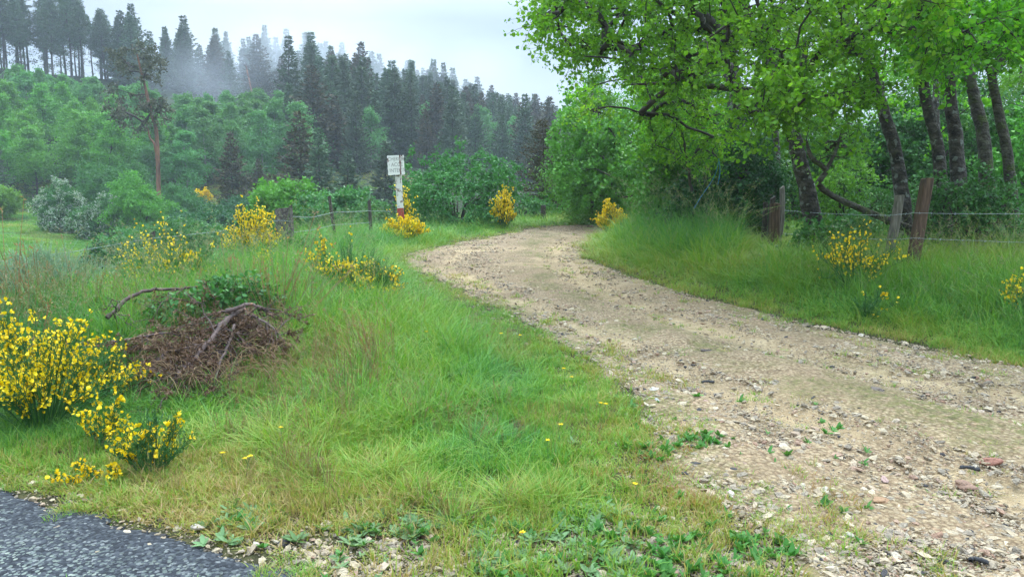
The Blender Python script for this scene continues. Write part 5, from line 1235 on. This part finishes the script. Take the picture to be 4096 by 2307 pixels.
def sbox(name, r0, r1, u0, u1, y0, y1, mat, jag=0, n=1, seed=0):
    r_ = rng(seed); bm = bmesh.new(); pts = [(r0, u0)]
    if jag:
        for k in range(1, n): pts.append((r0+(r1-r0)*k/n, u0+r_.normal(0, jag)))
        pts.append((r1, u0))
        for k in range(1, n): pts.append((r1+r_.normal(0, jag), u0+(u1-u0)*k/n))
        pts.append((r1, u1))
        for k in range(1, n): pts.append((r1+(r0-r1)*k/n, u1+r_.normal(0, jag*.4)))
        pts.append((r0, u1))
        for k in range(1, n): pts.append((r0+r_.normal(0, jag), u1+(u0-u1)*k/n))
    else: pts += [(r1, u0), (r1, u1), (r0, u1)]
    def V3(a, b, y): q = ax_r*a+ax_u*b; return (q[0], y, q[2])
    f = [bm.verts.new(V3(a, b, y0)) for a, b in pts]; k_ = [bm.verts.new(V3(a, b, y1)) for a, b in pts]
    bm.faces.new(f); bm.faces.new(k_[::-1]); m_ = len(pts)
    for j in range(m_): bm.faces.new((f[j], k_[j], k_[(j+1) % m_], f[(j+1) % m_]))
    bmesh.ops.recalc_face_normals(bm, faces=bm.faces); me = bpy.data.meshes.new(name); bm.to_mesh(me); bm.free(); me.materials.append(mat)
    return link(bpy.data.objects.new(name, me), sroot)
bw = 16.2/FPX*Ys; bh = 19.0/FPX*Ys; pw = 6.0/FPX*Ys
sbox('post', -pw*.5, pw*.5, .78, S_L-bh*.5, .03, .12, SP); o = sbox('post_foot', -pw*.52, pw*.52, -.3, .78, .028, .124, RED); o['label'] = 'faded red foot of the post'
sbox('board', -bw*.57, bw*.43, S_L-bh, S_L, -.02, .018, SW, .004, 14, 5)
for k in range(7):   # streak of rust down the joint of the two boards
    u1 = S_L-bh*k/7; sbox('rust_streak', bw*.19+.008*math.sin(k*2)-.012, bw*.19+.016+.006*math.cos(k*3), u1-bh/7, u1, -.0235-.0004*(k % 2), -.0201, RU)
sbox('rust_stain', -bw*.565, -bw*.50, S_L-bh*.33, S_L-bh*.14, -.0232, -.0201, RU); sbox('rust_stain', bw*.27, bw*.36, S_L-bh*.06, S_L-.001, -.0232, -.0201, RU)
INK = solid('faded_ink', [(.30, .28, .24), (.20, .18, .15)], 20)
for txt, rx_, uy, size in (('CHERIET', -bw*.54, .27, .125), ('M', bw*.27, .30, .12), ('-', -bw*.2, .36, .10), ('F', -bw*.50, .53, .07), ('ACCE', -bw*.36, .57, .14), ('INTER', -bw*.48, .86, .135), ('IT', bw*.25, .86, .135)):
    cu = bpy.data.curves.new('txt', 'FONT'); cu.body = txt; cu.size = size; cu.extrude = .001; to_ = bpy.data.objects.new('txt', cu); COL.objects.link(to_)
    dg = bpy.context.evaluated_depsgraph_get(); me = bpy.data.meshes.new_from_object(to_.evaluated_get(dg)); bpy.data.objects.remove(to_)
    me.materials.clear(); me.materials.append(INK); lo = link(bpy.data.objects.new('lettering', me), sroot)
    qq = ax_r*rx_+ax_u*(S_L-bh*uy); mt = Matrix(((ax_r[0]*.82, ax_u[0], 0, qq[0]), (0, 0, -1, -.0225), (ax_r[2]*.82, ax_u[2], 0, qq[2]), (0, 0, 0, 1))); lo.matrix_local = mt

# ------------------------------------------------------------------ heap of dead branches and dry stalks
HF = .885
def dead_branch(label, pts, r0, seed, nside=10, needles=0, slen=.5, hang=.3):
    r = rng(seed); pts = [np.array([0, 0, CAMZ])+(np.array(q_)-[0, 0, CAMZ])*HF for q_ in pts]; P = catmull(np.array(pts), 6); b = P[0].copy(); P = P-b; g = Geo(); root = empty('dead_branch', tuple(b), label, 'branch')
    P = P+r.normal(0, r0*.25, P.shape); tube(g, P, np.linspace(r0, r0*.45, len(P)), 8); ng = Geo(); tips = []
    for k in range(nside):
        i = r.integers(1, len(P)-1); d = unit(r.normal(size=3)*[1, 1, .5]+[0, -.1, -hang]); L = slen*r.uniform(.35, 1.1); t = np.linspace(0, 1, 6)[:, None]
        Q = P[i]+d*L*t+np.array([0, 0, -.3])*L*t**2+r.normal(0, .012, (6, 3)); tube(g, Q, np.linspace(r0*.35, r0*.12, 6), 4)
        for m in range(5):
            f = r.integers(1, 5); d2 = unit(d+r.normal(0, .8, 3)); L2 = L*r.uniform(.25, .6); Q2 = Q[f]+d2*L2*np.linspace(0, 1, 4)[:, None]; tube(g, Q2, np.linspace(r0*.15, r0*.06, 4), 3, False); tips.append((Q2, d2))
    if needles:
        for Q2, d2 in tips:
            n = needles; f = r.uniform(.1, 1, n)[:, None]; C = Q2[0]+(Q2[-1]-Q2[0])*f; quads(ng, C, .036, .009, unit(d2*.7+r.normal(0, .6, (n, 3))+[0, 0, -.25]), r.integers(1e6))
        ng.obj('dead_needles', M['dead_needle'], root)
    g.obj('wood', M['dead_wood'], root, True); return root
def over(px, py, Y, dz=0): return at(px, py, Y)+[0, 0, dz]
dead_branch('long curved bare branch arching over the heap', [over(108, 318, 7.0), over(125, 300, 7.2), over(146, 290.5, 7.4), (at(175, 288.5, 7.6)), at(210, 286, 7.8)], .021, 61, 9, 0, .45)
dead_branch('thin dark branch lying across the middle of the heap', [at(112, 341, 6.5), at(140, 337, 6.5), at(165, 333, 6.5), at(195, 338, 6.5)], .012, 62, 16, 40, .4)
dead_branch('thick broken stem with brown needles at the heart of the heap', [at(242, 308, 6.9), at(222, 325, 6.6), at(202, 350, 6.2), at(182, 374, 5.9), at(168, 392, 5.7)], .026, 63, 44, 46, .62, .45)
dead_branch('brown needled branch on the left side of the heap', [at(205, 335, 6.7), at(180, 345, 6.45), at(160, 358, 6.2), at(148, 372, 6.0)], .013, 64, 32, 50, .5, .5)
dead_branch('brown needled branch hanging down the front of the heap', [at(235, 325, 6.6), at(228, 345, 6.3), at(218, 368, 6.0), at(212, 388, 5.8)], .013, 65, 30, 46, .5, .6)
dead_branch('brown twiggy branch at the right end of the heap', [at(225, 318, 6.9), at(250, 315, 6.8), at(270, 325, 6.6), at(284, 340, 6.5)], .012, 66, 24, 34, .42, .5)
dead_branch('bare grey stick poking up out of the middle of the heap', [at(188, 372, 6.1), at(205, 345, 6.35), at(228, 322, 6.5)], .016, 67, 7, 0, .35)
dead_branch('dark bare stick lying low across the front of the heap', [at(160, 372, 6.0), at(185, 366, 6.0), at(214, 372, 6.0)], .014, 68, 8, 12, .3)
dead_branch('short thick broken branch at the top right of the heap', [at(226, 312, 6.75), at(248, 304, 6.8), at(262, 308, 6.8)], .020, 69, 6, 0, .3)
r = rng(70); g = Geo(); n = 260
cxs = r.uniform(140, 285, n); cys = 328-20*np.exp(-((cxs-235)/35)**2)+r.uniform(0, 1, n)**1.6*55; C = np.array([at(a, b_, 6.2-.018*(b_-310)) for a, b_ in zip(cxs, cys)]); D = unit(np.stack([r.normal(0, 1, n), r.normal(0, .6, n), r.normal(-.05, .35, n)], -1)); L = r.uniform(.10, .42, n)
t = np.linspace(-.5, .5, 5); TPp = C[:, None]+D[:, None]*(L[:, None]*t[None])[..., None]; TPp[..., 2] -= (L[:, None]*.35*(2*t[None])**2); tubes(g, TPp, np.full((n, 5), .0022), 3)
tag(g.obj('dry_grass', M['dry']), 'matted straw coloured stalks over the dead branches', kind='stuff')
# nettles / bramble on the heap
shrub('bramble', 'patch of green nettles growing behind the heap of dead branches', on(215, 6.9)+[0, 0, -.02], .50, .35, .40, 130, M['leaf_nettle'], cat='plant', seed=81, lsize=.055, per=4, lpt=10, tw=.22, stems=9, zc=.6, r0=.002)
shrub('bramble', 'small leafy patch left of the nettles under the arching branch', on(172, 6.7), .32, .3, .26, 50, M['leaf_nettle'], cat='plant', seed=82, lsize=.05, per=4, lpt=10, tw=.2, stems=6, zc=.55, r0=.002)
shrub('bramble', 'green leafy growth at the foot of the stone post', on(300, 13.0), .45, .3, .28, 50, M['leaf_nettle'], cat='plant', seed=83, lsize=.06, per=4, lpt=10, tw=.2, stems=6, zc=.5, r0=.002)

# ------------------------------------------------------------------ small single things
def rock(label, px, py, wpx, col, seed, flat=.6, elong=1.2):
    b = ground(px, py); w = wpx/FPX*b[1]; me = rock_mesh(seed, stone_mat('stone_%d' % seed, False, col), 3, flat, 'rock')
    o = link(bpy.data.objects.new('rock', me)); o.location = (b[0], b[1], b[2]+w*.18+.01); o.scale = (w, w/elong, w); o.rotation_euler = (0, 0, seed*.7); return tag(o, label, 'rock')
for a in [('pale rough stone in the lower right gravel, left of the pinkish stone', 825, 496, 14, (.52, .48, .38), 801),
          ('rusty orange block shaped stone near the right edge, lower of two', 965, 491, 17, (.26, .16, .11), 802),
          ('reddish brown stone near the right edge, upper of two', 990, 467, 18, (.27, .12, .08), 803),
          ('flat wet orange stone in the lower right gravel', 880, 506, 16, (.33, .20, .11), 804, .35),
          ('pinkish grey stone in the lower right gravel', 884, 484, 13, (.38, .26, .23), 805),
          ('dark grey brown stone between the wheel tracks', 877, 394, 14, (.15, .12, .10), 806),
          ('dark flat stone in the middle of the track where the rut starts', 706, 354, 11, (.09, .07, .06), 807, .4),
          ('pale rock at the edge of the asphalt', 197, 532, 12, (.50, .44, .38), 808),
          ('pale round stone in the gravel between the weeds', 467, 543, 9, (.55, .50, .43), 809),
          ('white oblong stone at the grass edge in the lower right', 731, 499, 14, (.60, .56, .48), 810, .45, 2),
          ('pale blue grey stone on the left edge of the gravel', 657, 404, 8, (.42, .44, .45), 811),
          ('white stone at the left edge of the gravel above the blue grey one', 654, 392, 9, (.62, .60, .54), 812),
          ('pinkish stone in the gravel right of the blue grey one', 705, 404, 7, (.50, .33, .28), 813),
          ('pale stone at the right edge of the track by the grass', 861, 337, 7, (.58, .52, .43), 814),
          ('pale stone among pebbles at the lower edge next to the asphalt', 256, 548, 9, (.52, .46, .38), 815),
          ('big grey cream stone low in the right gravel', 849, 541, 12, (.46, .42, .35), 816)]:
    rock(*a)
def lump(nm, label, px, py, L, ang, seed):
    b = ground(px, py); g = Geo(); r_ = rng(seed); P = np.array([[-L/2, 0, .02], [-L*.2, .004, .028], [L*.15, -.004, .026], [L/2, .002, .018]]); c, s_ = math.cos(ang), math.sin(ang)
    P = np.stack([P[:, 0]*c-P[:, 1]*s_, P[:, 0]*s_+P[:, 1]*c, P[:, 2]], -1); tube(g, catmull(P, 4)+r_.normal(0, .002, (13, 3)), .010*(1+r_.normal(0, .15, 13)), 7)
    o = g.obj(nm, CH, None, True); o.location = (b[0], b[1], b[2]+.012); return tag(o, label, 'charred wood')
CH = solid('charred_wood', [(.012, .012, .013), (.035, .034, .034)], 30, rough=.7)
lump('charred_stick', 'black charred stick lying in the gravel beside the pale stones', 708, 386, .10, .1, 1)
lump('charred_stick', 'small black charred stick near the reddish brown stone at the right edge', 970, 474, .09, -.3, 2)
lump('charred_stick', 'black charred piece at the lower right corner of the gravel', 978, 568, .07, -.4, 3)
# hawkbits
STM = solid('flower_stem', [(.04, .12, .03), (.07, .17, .04)], 20); 
def hawkbit():
    root = empty('yellow_flower'); g = Geo(); tube(g, catmull([[0, 0, 0], [.005, 0, .1], [0, .006, .2], [.012, 0, .28]], 3), np.linspace(.0018, .0014, 10), 4); g.obj('stem', STM, root)
    g = Geo(); a = np.arange(22)*2.4; D = np.stack([np.cos(a), np.sin(a), np.where(np.arange(22) > 12, .9, .25)], -1); quads(g, np.repeat([[.012, 0, .28]], 22, 0), .016, .008, unit(D), 3, 2.); g.obj('flower_head', M['broom_flower'], root); return root
HB = hawkbit(); first = True
for k, (px, py) in enumerate([(222, 452), (250, 456), (283, 427), (248, 457), (426, 331), (500, 333), (520, 335), (565, 368), (572, 376), (599, 402), (559, 424), (548, 440), (637, 483), (523, 530), (604, 403)]):
    q = HB if first else copy_tree(HB); first = False; b = ground(px, min(py+24, 560)); h = at(px, py, b[1])[2]-b[2]
    q.location = tuple(b); s_ = max(.25, min(1.6, h/.28)); q.scale = (1, 1, s_); q.rotation_euler = (0, 0, k*1.3); tag(q, 'small yellow hawkbit flower on a thin stalk in the verge grass', 'flower', 'yellow hawkbits in the verge')
# blue twine from a bough to the grass
tg = Geo(); P = [at(718, 150, 14), at(718.5, 160, 14), at(716, 172, 14), at(711, 182, 14), at(702, 195, 13.8), at(694, 208, 13.6)]; b = np.array(P[0]); tube(tg, catmull(np.array(P)-b, 5), .006, 5)
tube(tg, catmull(np.array([at(718, 152, 14), at(720, 170, 14.05), at(718, 184, 14)])-b, 5), .008, 5)
o = tg.obj('blue_twine', M['twine']); o.location = b; tag(o, 'blue twine hanging from a bough beside the mottled trunk down to the grass', 'twine')
# small stakes along the top of the meadow
for k, px in enumerate((2, 13, 25, 37, 42)):
    b = on(px, 74+k*.3); o = post_mesh(1.1, .13, .13, M['post_dark'], 90+k, 'meadow_stake', None, (.03*(k % 3-1), 0), tuple(b), .9); tag(o, 'small dark fence stake along the top edge of the meadow', 'post', 'stakes along the meadow')
# pale broken stem sticking out of the birch belt
for nm_, lb_, p_ in (('fallen_stem', 'pale bare stem slanting out of the birches left of the leaning pine', [at(77, 113, 92), at(86, 120, 92)]), ('leaning_tree', 'orange bare trunk leaning at the foot of the misty conifers', [at(254, 104, 140), at(250, 84, 140), at(246, 66, 141)])):
    tg = Geo(); b = np.array(p_[0]); p_ = np.array(p_)-b; p_ = catmull(p_, 4); tube(tg, p_, np.linspace(.2, .12, len(p_)), 6); o = tg.obj(nm_, M['bark_pine'] if nm_ == 'leaning_tree' else M['bark_pale'], None, True); o.location = b; tag(o, lb_, 'tree trunk')

# ------------------------------------------------------------------ air
def vol_mat(name, density, aniso=.2, col=(.86, .92, 1.0)):
    m, nd, lk = newmat(name); v = nd.new('ShaderNodeVolumePrincipled'); v.inputs['Color'].default_value = (*col, 1); v.inputs['Density'].default_value = density; v.inputs['Anisotropy'].default_value = aniso
    o = nd.new('ShaderNodeOutputMaterial'); lk.new(v.outputs[0], o.inputs['Volume']); return m, nd, lk, v
def box(name, lo, hi, mat):
    bm = bmesh.new(); bmesh.ops.create_cube(bm, size=1); me = bpy.data.meshes.new(name); bm.to_mesh(me); bm.free(); me.materials.append(mat)
    o = link(bpy.data.objects.new(name, me)); o.scale = tuple(np.subtract(hi, lo)); o.location = tuple(np.add(lo, hi)/2); return o

HZ, _, _, hv = vol_mat('haze_air', .0007, .1, (.80, .90, 1.0))
tag(box('haze', (-420, -60, -12), (420, 420, 72), HZ), kind='stuff')
MZ, nd, lk, mv = vol_mat('mist_cloud', 0, .1, (.90, .95, 1.0))
tc = nd.new('ShaderNodeTexCoord'); tot = None
no = nd.new('ShaderNodeTexNoise'); no.inputs['Scale'].default_value = .055; no.inputs['Detail'].default_value = 3; mp = nd.new('ShaderNodeMapping'); mp.inputs['Scale'].default_value = (1, .7, 1.5)
gp_ = nd.new('ShaderNodeNewGeometry'); lk.new(gp_.outputs['Position'], mp.inputs['Vector']); lk.new(mp.outputs[0], no.inputs['Vector'])
for px, py, Y, rx, rz, am in ((290, 52, 158, 26, 9, .055), (205, 84, 132, 12, 7, .025), (350, 66, 170, 38, 9, .06), (240, 70, 148, 16, 9, .028), (410, 80, 176, 26, 7, .035)):
    c = at(px, py, Y); vs = nd.new('ShaderNodeVectorMath'); vs.operation = 'SUBTRACT'; vs.inputs[1].default_value = tuple(c); lk.new(gp_.outputs['Position'], vs.inputs[0])
    vd = nd.new('ShaderNodeVectorMath'); vd.operation = 'DIVIDE'; vd.inputs[1].default_value = (rx, 9, rz); lk.new(vs.outputs[0], vd.inputs[0])
    vl = nd.new('ShaderNodeVectorMath'); vl.operation = 'LENGTH'; lk.new(vd.outputs[0], vl.inputs[0])
    f = mathn(nd, lk, 'MULTIPLY', mathn(nd, lk, 'POWER', mathn(nd, lk, 'SUBTRACT', 1.25, vl.outputs['Value'], True), 1.5), am)
    tot = f if tot is None else mathn(nd, lk, 'ADD', tot, f)
dn = mathn(nd, lk, 'MULTIPLY', tot, mathn(nd, lk, 'MULTIPLY', mathn(nd, lk, 'SUBTRACT', no.outputs['Fac'], .30, True), 3.2)); lk.new(dn, mv.inputs['Density'])
c0 = at(150, 120, 128); c1 = at(420, 10, 128)
tag(box('mist', (-75, 118, 8), (2, 186, 58), MZ), 'drifting mist on the ridge', kind='stuff')

for _o in SC.objects:
    if _o.parent is None and _o.get('label') and not 4 <= len(_o['label'].split()) <= 16: pass; print('LABEL LEN', _o.name, len(_o['label'].split()), _o['label'])
